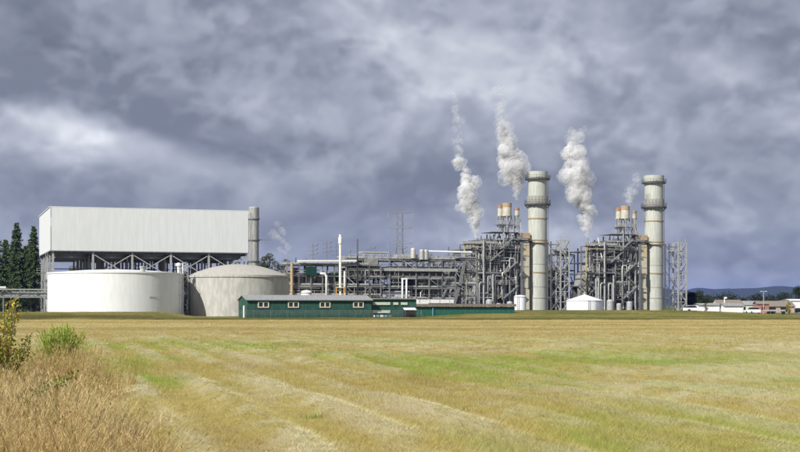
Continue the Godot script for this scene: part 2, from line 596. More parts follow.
func near_plants() -> void:
	# broom bush: a fan of upright green switches
	rng.seed = 9
	var p := spot(61, 38.0)
	p.y = ground_h(p.x, 38.0)
	var t := thing("broom_bush", "bright green broom bush with upright feathery stems in dry grass", "bush", p)
	t.scale = Vector3(0.88, 0.88, 0.88)
	var st := SurfaceTool.new()
	st.begin(Mesh.PRIMITIVE_TRIANGLES)
	var stems := SurfaceTool.new()
	stems.begin(Mesh.PRIMITIVE_TRIANGLES)
	for i in 210:
		var a := rng.randf() * TAU
		var out := Vector3(cos(a), 0, sin(a))
		var lean := pow(rng.randf(), 0.8) * 0.42
		var h := rng.randf_range(1.0, 1.75) * (1.0 - lean * 0.5)
		var p0 := out * rng.randf() * 0.28
		var tip := p0 + out * lean * 1.25 + Vector3(0, h, 0)
		var mid := p0.lerp(tip, 0.5) - out * lean * 0.1
		tube(stems, [p0, mid, tip], 0.006, 4)
		for k in 30:
			var u := rng.randf_range(0.06, 1.0)
			var q := p0.lerp(mid, u * 2.0) if u < 0.5 else mid.lerp(tip, u * 2.0 - 1.0)
			var d := ((tip - p0).normalized() + rand_dir() * 0.45).normalized()
			leaf(st, q, d, rng.randf_range(0.07, 0.18), 0.026, Color(0.40, 0.48, 0.08) * rng.randf_range(0.6, 1.3))
	stems.generate_normals()
	put("stems", stems.commit(), M.green_stem, t)
	put("foliage", st.commit(), M.leaves, t)
	# bramble at the left edge, partly turned yellow
	rng.seed = 15
	p = spot(1, 33.0)
	p.y = ground_h(p.x, 33.0)
	t = thing("bramble_bush", "tall leafy shrub turning yellow at the left edge", "bush", p)
	st = SurfaceTool.new()
	st.begin(Mesh.PRIMITIVE_TRIANGLES)
	stems = SurfaceTool.new()
	stems.begin(Mesh.PRIMITIVE_TRIANGLES)
	for i in 44:
		var a := rng.randf() * TAU
		var out := Vector3(cos(a), 0, sin(a))
		var h := rng.randf_range(0.7, 2.2)
		var lean := rng.randf_range(0.05, 0.72)
		var p0 := out * rng.randf() * 0.25
		var mid := p0 + out * lean * 0.45 + Vector3(0, h * 0.65, 0)
		var tip := p0 + out * lean + Vector3(0, h, 0)
		tube(stems, [p0, mid, tip], 0.008, 4)
		for k in 66:
			var u := rng.randf_range(0.1, 1.0)
			var q := p0.lerp(mid, u * 2.0) if u < 0.5 else mid.lerp(tip, u * 2.0 - 1.0)
			q += rand_dir() * 0.09
			var hgt := q.y / 2.0 + rng.randf_range(-0.3, 0.3)
			var c := Color(0.27, 0.29, 0.06)
			var dice := rng.randf()
			if hgt > 0.78 and dice < 0.4:
				c = Color(0.46, 0.36, 0.035)
			elif dice < 0.12:
				c = Color(0.33, 0.13, 0.03)
			elif dice < 0.30:
				c = Color(0.24, 0.23, 0.04)
			leaf(st, q, (rand_dir() + Vector3(0, -0.2, 0)).normalized(), rng.randf_range(0.05, 0.11), 0.055, c * rng.randf_range(0.7, 1.3))
	stems.generate_normals()
	put("stems", stems.commit(), M.bark, t)
	put("foliage", st.commit(), M.leaves, t)
	# trailing bramble in the tall grass
	for row in [[[[40, 25.0], [57, 25.8], [78, 26.8]], "trailing bramble shoot with green leaves in the tall grass"], [[[22, 23.2], [42, 23.4], [66, 24.0]], "low bramble shoot nearest the lower left corner"]]:
		var pts := []
		for q in row[0]:
			var s := spot(q[0], q[1])
			s.y = ground_h(s.x, q[1]) + 0.55 + 0.1 * pts.size()
			pts.append(s)
		t = thing("bramble_shoot", row[1], "plant", pts[0], 0.0, "bramble shoots in the tall grass")
		stems = SurfaceTool.new()
		stems.begin(Mesh.PRIMITIVE_TRIANGLES)
		st = SurfaceTool.new()
		st.begin(Mesh.PRIMITIVE_TRIANGLES)
		tube(stems, [Vector3(-0.05, -0.6, 0), Vector3.ZERO, pts[1] - pts[0], pts[2] - pts[0]], 0.006, 5)
		for k in 130:
			var u := rng.randf()
			var q: Vector3 = Vector3.ZERO.lerp(pts[1] - pts[0], u * 2.0) if u < 0.5 else (pts[1] - pts[0]).lerp(pts[2] - pts[0], u * 2.0 - 1.0)
			leaf(st, q + rand_dir() * 0.09, rand_dir(), rng.randf_range(0.05, 0.09), 0.05, Color(0.16, 0.20, 0.035) * rng.randf_range(0.6, 1.4))
		stems.generate_normals()
		put("stem", stems.commit(), M.bark, t)
		put("foliage", st.commit(), M.leaves, t)
	# weeds standing in the mown grass
	for w in [[316, 26.0, "small dark weed standing in the mown rows"], [450, 27.5, "green weed clump among the pale rows"]]:
		p = spot(w[0], w[1])
		p.y = ground_h(p.x, w[1])
		t = thing("field_weed", w[2], "plant", p, 0.0, "weeds in the field")
		st = SurfaceTool.new()
		st.begin(Mesh.PRIMITIVE_TRIANGLES)
		for i in 90:
			var q := rand_dir() * Vector3(0.42, 0, 0.3) * rng.randf()
			blade(st, q + Vector3(0, -0.02, 0), rng.randf_range(0.05, 0.19), 0.012, rand_dir() * Vector3(0.16, 0, 0.16), 2, rng.randf_range(0.7, 1.3))
		put("foliage", st.commit(), M.weed, t)

# ---------------------------------------------------------------- steel kit
# a straight flight of handrail: two rails and posts
func railing(parent: Node, a: Vector3, b: Vector3, m: Material) -> void:
	var st := SurfaceTool.new()
	st.begin(Mesh.PRIMITIVE_TRIANGLES)
	var n := maxi(1, int((b - a).length() / 1.6))
	for k in [0.55, 1.1]:
		tube(st, [a + Vector3(0, k, 0), b + Vector3(0, k, 0)], 0.035, 5)
	for i in n + 1:
		var p := a.lerp(b, float(i) / n)
		tube(st, [p, p + Vector3(0, 1.1, 0)], 0.035, 5)
	st.generate_normals()
	put("handrail", st.commit(), m, parent)

func round_rail(parent: Node, r: float, y: float, m: Material, n := 20) -> void:
	var st := SurfaceTool.new()
	st.begin(Mesh.PRIMITIVE_TRIANGLES)
	for k in [0.55, 1.1]:
		var pts := []
		for i in n + 1:
			pts.append(Vector3(cos(TAU * i / n) * r, y + k, sin(TAU * i / n) * r))
		tube(st, pts, 0.04, 5)
	for i in n:
		var p := Vector3(cos(TAU * i / n) * r, y, sin(TAU * i / n) * r)
		tube(st, [p, p + Vector3(0, 1.1, 0)], 0.04, 5)
	st.generate_normals()
	put("handrail", st.commit(), m, parent)

func ladder(parent: Node, at: Vector3, y1: float, across: Vector3, m: Material, cage := true) -> void:
	var st := SurfaceTool.new()
	st.begin(Mesh.PRIMITIVE_TRIANGLES)
	for s in [-0.25, 0.25]:
		tube(st, [at + across * s, Vector3(at.x, y1, at.z) + across * s], 0.04, 5)
	var y := at.y + 0.4
	while y < y1:
		tube(st, [Vector3(at.x, y, at.z) - across * 0.25, Vector3(at.x, y, at.z) + across * 0.25], 0.025, 4)
		y += 0.6
	st.generate_normals()
	put("ladder", st.commit(), m, parent)

# zigzag bracing and legs: a square lattice tower
func lattice(parent: Node, w: float, dpt: float, h: float, bays: int, m: Material, leg_w := 0.3, brace_w := 0.16, top_w := -1.0) -> void:
	var tw := w if top_w < 0.0 else top_w
	var td := dpt if top_w < 0.0 else top_w
	var corner := func(i: int, f: float) -> Vector3:
		var hw := lerpf(w, tw, f) * 0.5
		var hd := lerpf(dpt, td, f) * 0.5
		return Vector3(hw if i == 1 or i == 2 else -hw, h * f, hd if i < 2 else -hd)
	for i in 4:
		bar(parent, "leg", corner.call(i, 0.0), corner.call(i, 1.0), leg_w, m)
	for k in bays:
		var f0 := float(k) / bays
		var f1 := float(k + 1) / bays
		for i in 4:
			var j := (i + 1) % 4
			bar(parent, "girt", corner.call(i, f1), corner.call(j, f1), brace_w * 1.1, m)
			if (k + i) % 2 == 0:
				bar(parent, "brace", corner.call(i, f0), corner.call(j, f1), brace_w, m)
			else:
				bar(parent, "brace", corner.call(j, f0), corner.call(i, f1), brace_w, m)

# ---------------------------------------------------------------- the plant
func exhaust_stack(at: Vector3, label: String, steel: Material) -> void:
	var t := thing("exhaust_stack", label, "chimney", at, PLANT_TURN, "boiler exhaust stacks")
	var r := 2.98
	put("shell", lathe([Vector2(r + 0.1, 0.0), Vector2(r + 0.1, 4.2), Vector2(r, 4.4), Vector2(r, 42.0), Vector2(r + 0.28, 42.0), Vector2(r + 0.28, 44.0), Vector2(r - 0.15, 44.0), Vector2(r - 0.15, 36.0)], 64), M.stack, t)
	for y in [4.4, 12.4, 22.5, 29.3]:
		put("stiffener_ring", lathe([Vector2(r, y - 0.18), Vector2(r + 0.16, y - 0.18), Vector2(r + 0.16, y + 0.18), Vector2(r, y + 0.18)], 64), M.ring_rust if y > 10.0 else M.ring, t)
	for y in [15.0, 7.9]:
		put("weld_band", lathe([Vector2(r, y - 0.1), Vector2(r + 0.05, y - 0.1), Vector2(r + 0.05, y + 0.1), Vector2(r, y + 0.1)], 64), M.ring, t)
	# upper sampling platform with its screen of toe plates
	put("platform", lathe([Vector2(r, 33.6), Vector2(r + 1.15, 33.6), Vector2(r + 1.15, 33.95), Vector2(r, 33.95)], 48), M.steel_dark, t)
	for i in 16:
		var a := TAU * i / 16
		var o := Vector3(cos(a), 0, sin(a))
		bar(t, "bracket", o * r + Vector3(0, 32.5, 0), o * (r + 1.1) + Vector3(0, 33.6, 0), 0.12, M.steel, false)
	for i in 20:
		var a := TAU * (i + 0.5) / 20
		var pn := box(t, "screen_panel", Vector3(cos(a) * (r + 0.34), 35.2, sin(a) * (r + 0.34)), Vector3(0.05, 2.3, 0.98), M.screen)
		pn.transform = Transform3D(Basis(Vector3.UP, -a) * Basis.from_scale(Vector3(0.05, 2.3, 0.98)), pn.position)
	round_rail(t, r + 1.1, 33.95, M.steel_dark, 24)
	# top walkway
	put("top_walkway", lathe([Vector2(r, 41.5), Vector2(r + 0.95, 41.5), Vector2(r + 0.95, 41.72), Vector2(r, 41.72)], 48), M.steel_dark, t)
	round_rail(t, r + 0.9, 41.72, M.steel_dark, 24)
	# middle walkway
	put("mid_walkway", lathe([Vector2(r, 21.6), Vector2(r + 0.6, 21.6), Vector2(r + 0.6, 21.8), Vector2(r, 21.8)], 48), M.ring_rust, t)
	var side := Vector3(cos(0.35), 0, sin(0.35))
	ladder(t, side * (r + 0.35) + Vector3(0, 1.0, 0), 42.5, Vector3(-side.z, 0, side.x), M.steel)
	for k in 3:
		var a := 0.1 + k * 0.9
		bar(t, "davit_arm", Vector3(cos(a) * (r + 0.9), 41.7, sin(a) * (r + 0.9)), Vector3(cos(a) * (r + 1.5), 43.0 - 0.4 * k, sin(a) * (r + 1.5)), 0.1, M.steel_dark)

func silencer(parent: Node, at: Vector3, r: float, h: float, base: float, rust: Material) -> void:
	var s := put("vent_silencer", lathe([Vector2(0.0, 0.0), Vector2(r * 0.5, 0.0), Vector2(r, 0.5), Vector2(r, h), Vector2(r * 0.8, h), Vector2(r * 0.8, h - 0.8), Vector2(0, h - 0.8)], 24), M.cream, parent)
	s.position = at
	var cap := put("rusty_cap", lathe([Vector2(r + 0.02, h * 0.74), Vector2(r + 0.07, h * 0.74), Vector2(r + 0.07, h + 0.03), Vector2(r - 0.06, h + 0.03)], 24), rust, s)
	cap.position = Vector3.ZERO
	for i in 4:
		var a := TAU * i / 4 + 0.4
		var p := at + Vector3(cos(a) * r, 0.8, sin(a) * r)
		var q := Vector3(at.x + cos(a) * r * 1.15, base, at.z + sin(a) * r * 1.15)
		bar(parent, "silencer_leg", p, q, 0.2, M.steel_light)
		var a2 := TAU * (i + 1) / 4 + 0.4
		var q2 := Vector3(at.x + cos(a2) * r * 1.15, base, at.z + sin(a2) * r * 1.15)
		bar(parent, "silencer_brace", p, q2.lerp(at + Vector3(cos(a2) * r, 0.8, sin(a2) * r), 0.1), 0.13, M.steel_light)

# heat-recovery boiler in its steel frame; x runs along the unit, the stack stands at x = 0
func boiler_unit(at: Vector3, label: String, sd: int) -> void:
	rng.seed = sd
	var t := thing("boiler_unit", label, "boiler", at, PLANT_TURN, "heat recovery boilers")
	var steels := [M.steel, M.steel_light, M.steel, M.steel_dark]
	# casing of the boiler inside the frame, and the inlet duct that falls away to the left
	box(t, "casing", Vector3(-13.2, 11.2, -4.4), Vector3(13.0, 19.0, 9.4), M.casing)
	var st := SurfaceTool.new()
	st.begin(Mesh.PRIMITIVE_TRIANGLES)
	var a0 := [Vector3(-19.7, 2.0, -8.4), Vector3(-19.7, 2.0, -0.6), Vector3(-19.7, 19.5, -0.6), Vector3(-19.7, 19.5, -8.4)]
	var a1 := [Vector3(-26.0, 3.0, -6.5), Vector3(-26.0, 3.0, -2.5), Vector3(-26.0, 8.0, -2.5), Vector3(-26.0, 8.0, -6.5)]
	for i in 4:
		face(st, a1[i], a0[i], a0[(i + 1) % 4], a1[(i + 1) % 4])
	st.generate_normals()
	put("inlet_duct", st.commit(), M.casing, t)
	# outlet casing beside the stack: cream panels, rust at the top
	box(t, "outlet_casing", Vector3(-5.5, 11.2, -0.6), Vector3(3.06, 21.4, 6.6), M.cream)
	box(t, "corner_pilaster", Vector3(-6.65, 11.1, 2.8), Vector3(0.8, 21.2, 0.25), M.white_paint)
	for k in 6:
		box(t, "casing_panel", Vector3(-5.05, 2.4 + k * 3.35, 2.76), Vector3(2.1, 3.15, 0.12), M.cream_rust if k == 5 else M.cream_panel)
	for k in 7:
		box(t, "panel_stiffener", Vector3(-5.05, 0.75 + k * 3.35, 2.8), Vector3(2.2, 0.16, 0.22), M.ring_rust)
	box(t, "casing_deck", Vector3(-5.6, 22.4, -0.2), Vector3(5.2, 0.35, 7.0), M.steel_dark)
	box(t, "deck_plant", Vector3(-5.4, 23.8, 0.4), Vector3(4.2, 1.7, 3.0), M.rusty_tan)
	railing(t, Vector3(-8.2, 22.6, 3.2), Vector3(-3.1, 22.6, 3.2), M.steel_light)
	# frame
	var cx := [-26.2, -22.4, -19.4, -16.4, -13.2, -10.9, -8.6]
	var cz := [4.2, 0.6, -9.6]
	var top := [20.6, 20.6, 22.6, 23.4, 24.6, 24.6, 24.0]
	var lv := [4.0, 8.2, 12.0, 15.6, 19.2, 22.4]
	for z in cz:
		for i in cx.size():
			var m: Material = M.yellow_steel if i == 0 and z == 4.2 else steels[(i + int(z > 1.0)) % 2 * 3] if z < 0.0 else steels[i % 3]
			bar(t, "column", Vector3(cx[i], 0, z), Vector3(cx[i], top[i], z), 0.33, m)
		for l in lv:
			for i in cx.size() - 1:
				if l > top[i] + 0.2 or (z > 4.0 and rng.randf() < 0.22):
					continue
				bar(t, "beam", Vector3(cx[i], l, z), Vector3(cx[i + 1], l, z), 0.22, steels[rng.randi() % 4], false, 0.3)
				if rng.randf() < 0.34 and z > 0.0:
					var up: bool = rng.randf() < 0.5
					bar(t, "brace", Vector3(cx[i], l - (3.7 if up else 0.0), z), Vector3(cx[i + 1], l - (0.0 if up else 3.7), z), 0.2, steels[rng.randi() % 4])
	for l in lv:
		for i in cx.size():
			if l < top[i]:
				bar(t, "cross_beam", Vector3(cx[i], l, 4.2), Vector3(cx[i], l, -9.6), 0.3, M.steel_dark)
	# gratings and rails
	for g in [[-26.4, -19.0, 20.5, 4.6, 0.0], [-19.4, -13.0, 15.5, 4.9, 0.4], [-13.2, -8.5, 12.0, 4.9, 0.4], [-16.4, -8.5, 19.3, 5.0, 0.4], [-16.6, -7.4, 24.5, 3.0, -6.0], [-26.2, -19.4, 8.3, 4.4, 0.6], [-22.4, -16.4, 12.1, 4.6, 0.6], [-13.0, -8.5, 4.2, 4.9, 0.6]]:
		box(t, "grating", Vector3((g[0] + g[1]) * 0.5, g[2] + 0.28, (g[3] + g[4]) * 0.5), Vector3(g[1] - g[0], 0.12, g[3] - g[4]), M.steel)
		railing(t, Vector3(g[0], g[2] + 0.34, g[3]), Vector3(g[1], g[2] + 0.34, g[3]), M.steel_light)
	bar(t, "header_beam", Vector3(-27.2, 21.4, 4.7), Vector3(-15.6, 21.4, 4.7), 0.5, M.steel_light, false, 0.6)
	bar(t, "rusty_beam", Vector3(-26.6, 19.9, 4.9), Vector3(-20.5, 19.9, 4.9), 0.3, M.ring_rust, false, 0.35)
	# stairs
	for s in [[-11.4, 4.2, 5.5, 4.1], [-11.4, 8.2, 5.5, -3.6], [-11.4, 12.0, 5.5, 3.6], [-16.0, 15.6, 5.3, 3.6], [-12.6, 19.3, 5.3, 3.8]]:
		bar(t, "stair", Vector3(s[0] - s[3] * 0.6, s[1], s[2]), Vector3(s[0] + s[3] * 0.6, s[1] + absf(s[3]) * 0.98, s[2]), 0.9, M.steel, false, 0.26)
	# steam drums on the roof level and vessels below
	for d in [[-14.2, 21.3, -3.0, 0.85, 8.5], [-11.5, 21.0, -7.2, 0.7, 7.0]]:
		bar(t, "steam_drum", Vector3(d[0] - d[4] * 0.5, d[1], d[2]), Vector3(d[0] + d[4] * 0.5, d[1], d[2]), d[3] * 2.0, M.steel_light, true)
	for v in [[-18.6, 0.0, 5.6, 1.1, 3.4], [-15.6, 0.0, 5.8, 0.8, 2.4], [-11.9, 0.0, 5.8, 0.95, 2.9]]:
		var o := put("vessel", lathe([Vector2(v[3], v[1]), Vector2(v[3], v[4]), Vector2(v[3] * 0.75, v[4] + v[3] * 0.4), Vector2(0, v[4] + v[3] * 0.55)], 20), M.steel_light, t)
		o.position = Vector3(v[0], 0, v[2])
	# main risers and looped lines seen from the field
	bar(t, "riser_pipe", Vector3(-20.3, 0.3, 5.2), Vector3(-20.3, 22.0, 5.2), 0.55, M.steel_light, true)
	for q in [[-23.4, 10.6], [-22.5, 11.2], [-17.3, 11.6], [-9.6, 11.2]]:
		bar(t, "riser_pipe", Vector3(q[0], 0.4, 5.4), Vector3(q[0], q[1], 5.4), 0.5, M.steel_light, true)
	pipe_run(t, "loop_pipe", [Vector3(-21.9, 0.5, 5.7), Vector3(-21.9, 8.6, 5.7), Vector3(-21.5, 9.1, 5.7), Vector3(-20.8, 9.1, 5.7)], 0.42, M.steel_light)
	for k in 5:
		var x := -18.8 + k * 2.4
		var y := rng.randf_range(8.0, 17.0)
		var dx := rng.randf_range(1.2, 2.6)
		pipe_run(t, "loop_pipe", [Vector3(x, rng.randf_range(0.5, 4.0), 5.0), Vector3(x, y - 0.3, 5.0), Vector3(x + 0.3, y, 5.0), Vector3(x + dx - 0.3, y, 5.0), Vector3(x + dx, y - 0.3, 5.0), Vector3(x + dx, y - rng.randf_range(3.0, 7.0), 5.0)], rng.randf_range(0.3, 0.5), [M.steel_light, M.steel, M.insulation][k % 3])
	for k in 80:
		var x := rng.randf_range(-25.5, -8.6)
		var y := rng.randf_range(0.3, 17.0)
		bar(t, "riser_pipe", Vector3(x, y, rng.randf_range(1.2, 5.0)), Vector3(x, minf(y + rng.randf_range(3.0, 10.0), 23.5), rng.randf_range(1.2, 5.0)), rng.randf_range(0.16, 0.38), [M.steel_light, M.steel, M.steel_dark, M.insulation][rng.randi() % 4], true)
	for k in 85:
		var y := rng.randf_range(1.0, 21.5)
		var x := rng.randf_range(-26.0, -11.0)
		var z := rng.randf_range(1.0, 5.0)
		bar(t, "line_pipe", Vector3(x, y, z), Vector3(minf(x + rng.randf_range(3.0, 11.0), -8.6), y, z), rng.randf_range(0.16, 0.42), [M.steel_light, M.steel, M.steel, M.insulation][rng.randi() % 4], true)
	for k in 34:
		box(t, "equipment_box", Vector3(rng.randf_range(-25.0, -8.0), rng.randf_range(0.8, 21.0), rng.randf_range(0.8, 3.8)), Vector3(rng.randf_range(0.7, 2.0), rng.randf_range(0.6, 1.6), 0.9), [M.steel, M.steel_dark, M.casing, M.insulation][k % 4])
	for k in 22:   # valves, stub pipes and posts along the roof line
		var x := rng.randf_range(-18.5, -7.0)
		var y := 22.6 + rng.randf_range(0.0, 2.4)
		bar(t, "roof_post", Vector3(x, 20.5, rng.randf_range(-3.0, 4.0)), Vector3(x + rng.randf_range(-0.5, 0.5), y, rng.randf_range(-3.0, 4.0)), rng.randf_range(0.15, 0.4), steels[rng.randi() % 3], true)
	# small-bore lines, cable trays and instrument stands close to the front
	for k in 46:
		var x := rng.randf_range(-26.0, -8.4)
		var y := rng.randf_range(0.4, 21.0)
		var z := rng.randf_range(3.6, 5.6)
		if k % 2 == 0:
			bar(t, "small_line", Vector3(x, y, z), Vector3(x, minf(y + rng.randf_range(1.5, 5.0), 22.0), z), rng.randf_range(0.08, 0.16), steels[rng.randi() % 4], true)
		else:
			bar(t, "cable_tray", Vector3(x, y, z), Vector3(minf(x + rng.randf_range(1.5, 6.0), -7.8), y, z), 0.35, steels[rng.randi() % 4], false, 0.1)
	for g in [[-26.2, -22.4, 12.1, 5.0], [-22.2, -16.6, 16.0, 5.0], [-16.0, -9.0, 8.3, 5.2], [-13.0, -8.4, 22.0, 5.0]]:
		box(t, "grating", Vector3((g[0] + g[1]) * 0.5, g[2] + 0.25, g[3] - 0.6), Vector3(g[1] - g[0], 0.1, 1.2), M.steel)
		railing(t, Vector3(g[0], g[2] + 0.3, g[3]), Vector3(g[1], g[2] + 0.3, g[3]), M.steel_light)
	for k in 14:
		var p := Vector3(rng.randf_range(-25.0, -9.0), [4.3, 8.4, 12.4, 15.8, 19.6][k % 5], 4.4)
		var v := put("valve", lathe([Vector2(0.05, 0), Vector2(0.28, 0.1), Vector2(0.28, 0.5), Vector2(0.1, 0.6), Vector2(0.1, 0.95), Vector2(0.32, 1.0), Vector2(0.32, 1.08), Vector2(0, 1.1)], 12), [M.steel_light, M.insulation, M.ring_rust][k % 3], t)
		v.position = p
	# vent silencers with rusted hoods
	silencer(t, Vector3(-12.3, 29.4, -0.8), 0.85, 4.0, 24.6, M.rust_dark)
	silencer(t, Vector3(-10.5, 29.4, 0.3), 1.4, 4.5, 24.6, M.rust)
	silencer(t, Vector3(-7.2, 29.6, 0.4), 0.7, 2.9, 24.4, M.rust_dark if sd % 2 else M.rusty_tan)
	for k in 10:
		var x := rng.randf_range(-13.6, -6.2)
		bar(t, "vent_brace", Vector3(x, 24.6, rng.randf_range(-1.5, 2.5)), Vector3(x + rng.randf_range(-1.2, 1.2), rng.randf_range(26.5, 29.5), rng.randf_range(-1.0, 2.0)), 0.16, M.steel_light)
	railing(t, Vector3(-13.8, 27.3, 1.5), Vector3(-8.6, 27.3, 1.5), M.steel_light)
	box(t, "vent_platform", Vector3(-11.0, 27.2, 0.0), Vector3(5.6, 0.14, 3.2), M.steel)

func stair_tower_by_stack(at: Vector3, label: String) -> void:
	var t := thing("lattice_tower", label, "tower", at, PLANT_TURN, "lattice towers beside the stacks")
	lattice(t, 2.9, 3.2, 22.0, 7, M.steel_light, 0.34, 0.18)
	for k in 4:
		bar(t, "walkway", Vector3(-4.6, 4.5 + k * 5.4, 0.2), Vector3(-1.4, 4.5 + k * 5.4, 0.2), 1.2, M.steel, false, 0.2)
	for i in 2:
		bar(t, "outer_leg", Vector3(-4.6, 0, 1.4 - 2.4 * i), Vector3(-4.6, 21.6, 1.4 - 2.4 * i), 0.3, M.steel_dark)
	for k in 5:
		bar(t, "outer_brace", Vector3(-4.6, 0.6 + k * 4.2, 1.4), Vector3(-1.5, 4.6 + k * 4.2, 1.4), 0.18, M.steel)
		bar(t, "outer_brace", Vector3(-1.5, 0.6 + k * 4.2, -1.0), Vector3(-4.6, 4.6 + k * 4.2, -1.0), 0.18, M.steel_dark)
	bar(t, "yellow_rail", Vector3(-5.4, 19.3, 1.6), Vector3(-1.5, 19.3, 1.6), 0.22, M.yellow_steel)
	for i in 2:
		bar(t, "mast", Vector3(-1.4 + i * 2.6, 22.0, 1.5), Vector3(-1.4 + i * 2.6, 23.2, 1.5), 0.2, M.steel_light)

func condenser() -> void:
	var at := spot(51, 350.0)
	var t := thing("air_cooled_condenser", "huge white windowless box raised on steel legs behind white tank", "condenser", at, PLANT_TURN)
	var w := 51.4
	var dp := 42.0
	var y0 := 16.2
	var y1 := 27.3
	# ribbed cladding panels, one mesh for all
	var st := SurfaceTool.new()
	st.begin(Mesh.PRIMITIVE_TRIANGLES)
	var pw := 1.97
	var xs := [0.0]
	var zs := [0.0]
	for k in 5:
		var b := 0.02 + k * 0.39
		for q in [[b + 0.02, 0.0], [b + 0.06, 0.005], [b + 0.30, 0.005], [b + 0.34, 0.0]]:
			xs.append(q[0]); zs.append(q[1])
	xs.append(pw - 0.012); zs.append(0.0)
	for i in xs.size() - 1:
		face(st, Vector3(xs[i], 0, zs[i]), Vector3(xs[i + 1], 0, zs[i + 1]), Vector3(xs[i + 1], y1 - y0, zs[i + 1]), Vector3(xs[i], y1 - y0, zs[i]))
		face(st, Vector3(xs[i + 1], 0, -0.08), Vector3(xs[i], 0, -0.08), Vector3(xs[i], y1 - y0, -0.08), Vector3(xs[i + 1], y1 - y0, -0.08))
	st.generate_normals()
	var pm := st.commit()
	var tones := [M.clad, M.clad_b, M.clad, M.clad_c]
	for i in 26:
		var o := put("cladding_panel", pm, tones[(i * 7 + i / 3) % 4], t)
		o.position = Vector3(0.1 + i * 1.97, y0, 0.1)
	for i in 21:
		var o := put("cladding_panel", pm, tones[(i * 5) % 4], t)
		o.transform = Transform3D(Basis(Vector3.UP, -PI / 2), Vector3(-0.1, y0, -dp + 0.3 + i * 1.97))
		var o2 := put("cladding_panel", pm, tones[(i * 5) % 4], t)
		o2.transform = Transform3D(Basis(Vector3.UP, PI / 2), Vector3(w + 0.2, y0, -0.3 - i * 1.97))
	for i in 26:
		var o := put("cladding_panel", pm, M.clad, t)
		o.transform = Transform3D(Basis(Vector3.UP, PI), Vector3(w - 0.1 - i * 1.97, y0, -dp - 0.1))
	bar(t, "coping", Vector3(-0.25, y1 + 0.06, 0.0), Vector3(w + 0.3, y1 + 0.06, 0.0), 0.26, M.clad_c, false, 0.16)
	bar(t, "coping", Vector3(-0.1, y1 + 0.06, -0.15), Vector3(-0.1, y1 + 0.06, -dp), 0.4, M.clad_c, false, 0.16)
	bar(t, "corner_trim", Vector3(-0.1, y0, 0.14), Vector3(-0.1, y1, 0.14), 0.14, M.clad_c)
	bar(t, "base_trim", Vector3(-0.2, y0 - 0.12, 0.1), Vector3(w + 0.3, y0 - 0.12, 0.1), 0.2, M.steel, false, 0.24)
	bar(t, "base_trim", Vector3(-0.1, y0 - 0.12, -0.2), Vector3(-0.1, y0 - 0.12, -dp), 0.2, M.steel, false, 0.24)
	box(t, "fan_deck", Vector3(w * 0.5, y0 + 0.3, -dp * 0.5), Vector3(w - 0.2, 0.3, dp - 0.2), M.steel_dark)
	for i in 5:
		for j in 4:
			var f := put("fan_shroud", lathe([Vector2(4.5, 0.0), Vector2(4.1, 0.6), Vector2(4.0, 1.9), Vector2(3.9, 1.9), Vector2(4.0, 0.6), Vector2(4.4, 0.0)], 28), M.fan_ring, t)
			f.position = Vector3(5.2 + i * 10.25, y0 - 1.75, -5.3 - j * 10.4)
	# legs and bracing
	for i in 6:
		for j in 5:
			var x := 0.6 + i * 10.04
			var z := -0.5 - j * 10.2
			bar(t, "column", Vector3(x, 0, z), Vector3(x, y0, z), 0.5, M.steel_light)
			if i < 5:
				bar(t, "deck_beam", Vector3(x, y0 - 0.5, z), Vector3(x + 10.04, y0 - 0.5, z), 0.35, M.steel_dark, false, 0.6)
			if j < 4:
				bar(t, "deck_beam", Vector3(x, y0 - 0.5, z), Vector3(x, y0 - 0.5, z - 10.2), 0.35, M.steel_dark, false, 0.6)
	for i in [1, 2, 3, 4]:
		var x: float = 0.6 + i * 10.04
		for z in [-0.5, -20.9]:
			bar(t, "brace", Vector3(x, y0 - 0.8, z), Vector3(x + 10.04, 9.4, z), 0.23, M.steel_light)
			bar(t, "brace", Vector3(x, 9.4, z), Vector3(x + 10.04, y0 - 0.8, z), 0.23, M.steel_light)
	for j in 4:
		var z := -0.5 - j * 10.2
		bar(t, "brace", Vector3(0.6, 1.0 + (j % 2) * 14.0, z), Vector3(0.6, 15.0 - (j % 2) * 14.0, z - 10.2), 0.3, M.steel)
		for y in [4.5, 9.0]:
			bar(t, "girt", Vector3(0.6, y, z), Vector3(0.6, y, z - 10.2), 0.26, M.steel)
	# wind screens hung under the far edge
	for i in 60:
		if i % 9 == 8:
			continue
		box(t, "screen_strip", Vector3(9.5 + i * 0.92, 11.4, -dp + 0.4), Vector3(0.52, 7.6, 0.08), M.pale_screen)
	for y in [9.0, 12.5]:
		bar(t, "girt", Vector3(0.6, y, -dp + 0.7), Vector3(w, y, -dp + 0.7), 0.25, M.steel)
	# steam duct under the deck, stairs
	bar(t, "steam_duct", Vector3(12.0, 8.0, -15.0), Vector3(w, 8.0, -15.0), 3.2, M.steel, true)
	for k in 5:
		bar(t, "riser_duct", Vector3(14.0 + k * 8.4, 8.0, -15.0), Vector3(14.0 + k * 8.4, y0, -15.0), 1.4, M.steel, true)
	# service platform and ladders at the near left corner
	box(t, "service_platform", Vector3(-1.6, 10.4, -2.2), Vector3(3.6, 0.18, 3.0), M.steel)
	railing(t, Vector3(-3.4, 10.5, -0.7), Vector3(0.2, 10.5, -0.7), M.steel_light)
	ladder(t, Vector3(-1.0, 0.2, -0.6), 15.8, Vector3(1, 0, 0), M.steel_light)
	for k in 3:
		bar(t, "stair", Vector3(-0.4, 0.4 + k * 3.4, -3.0 - (k % 2) * 4.5), Vector3(-0.4, 3.8 + k * 3.4, -7.5 + (k % 2) * 4.5), 0.8, M.steel_light, false, 0.3)
	# upright steam duct at the right-hand end
	var r := thing("steam_riser", "tall grey upright duct standing behind right end of white box", "duct", spot(254, 356.0), PLANT_TURN)
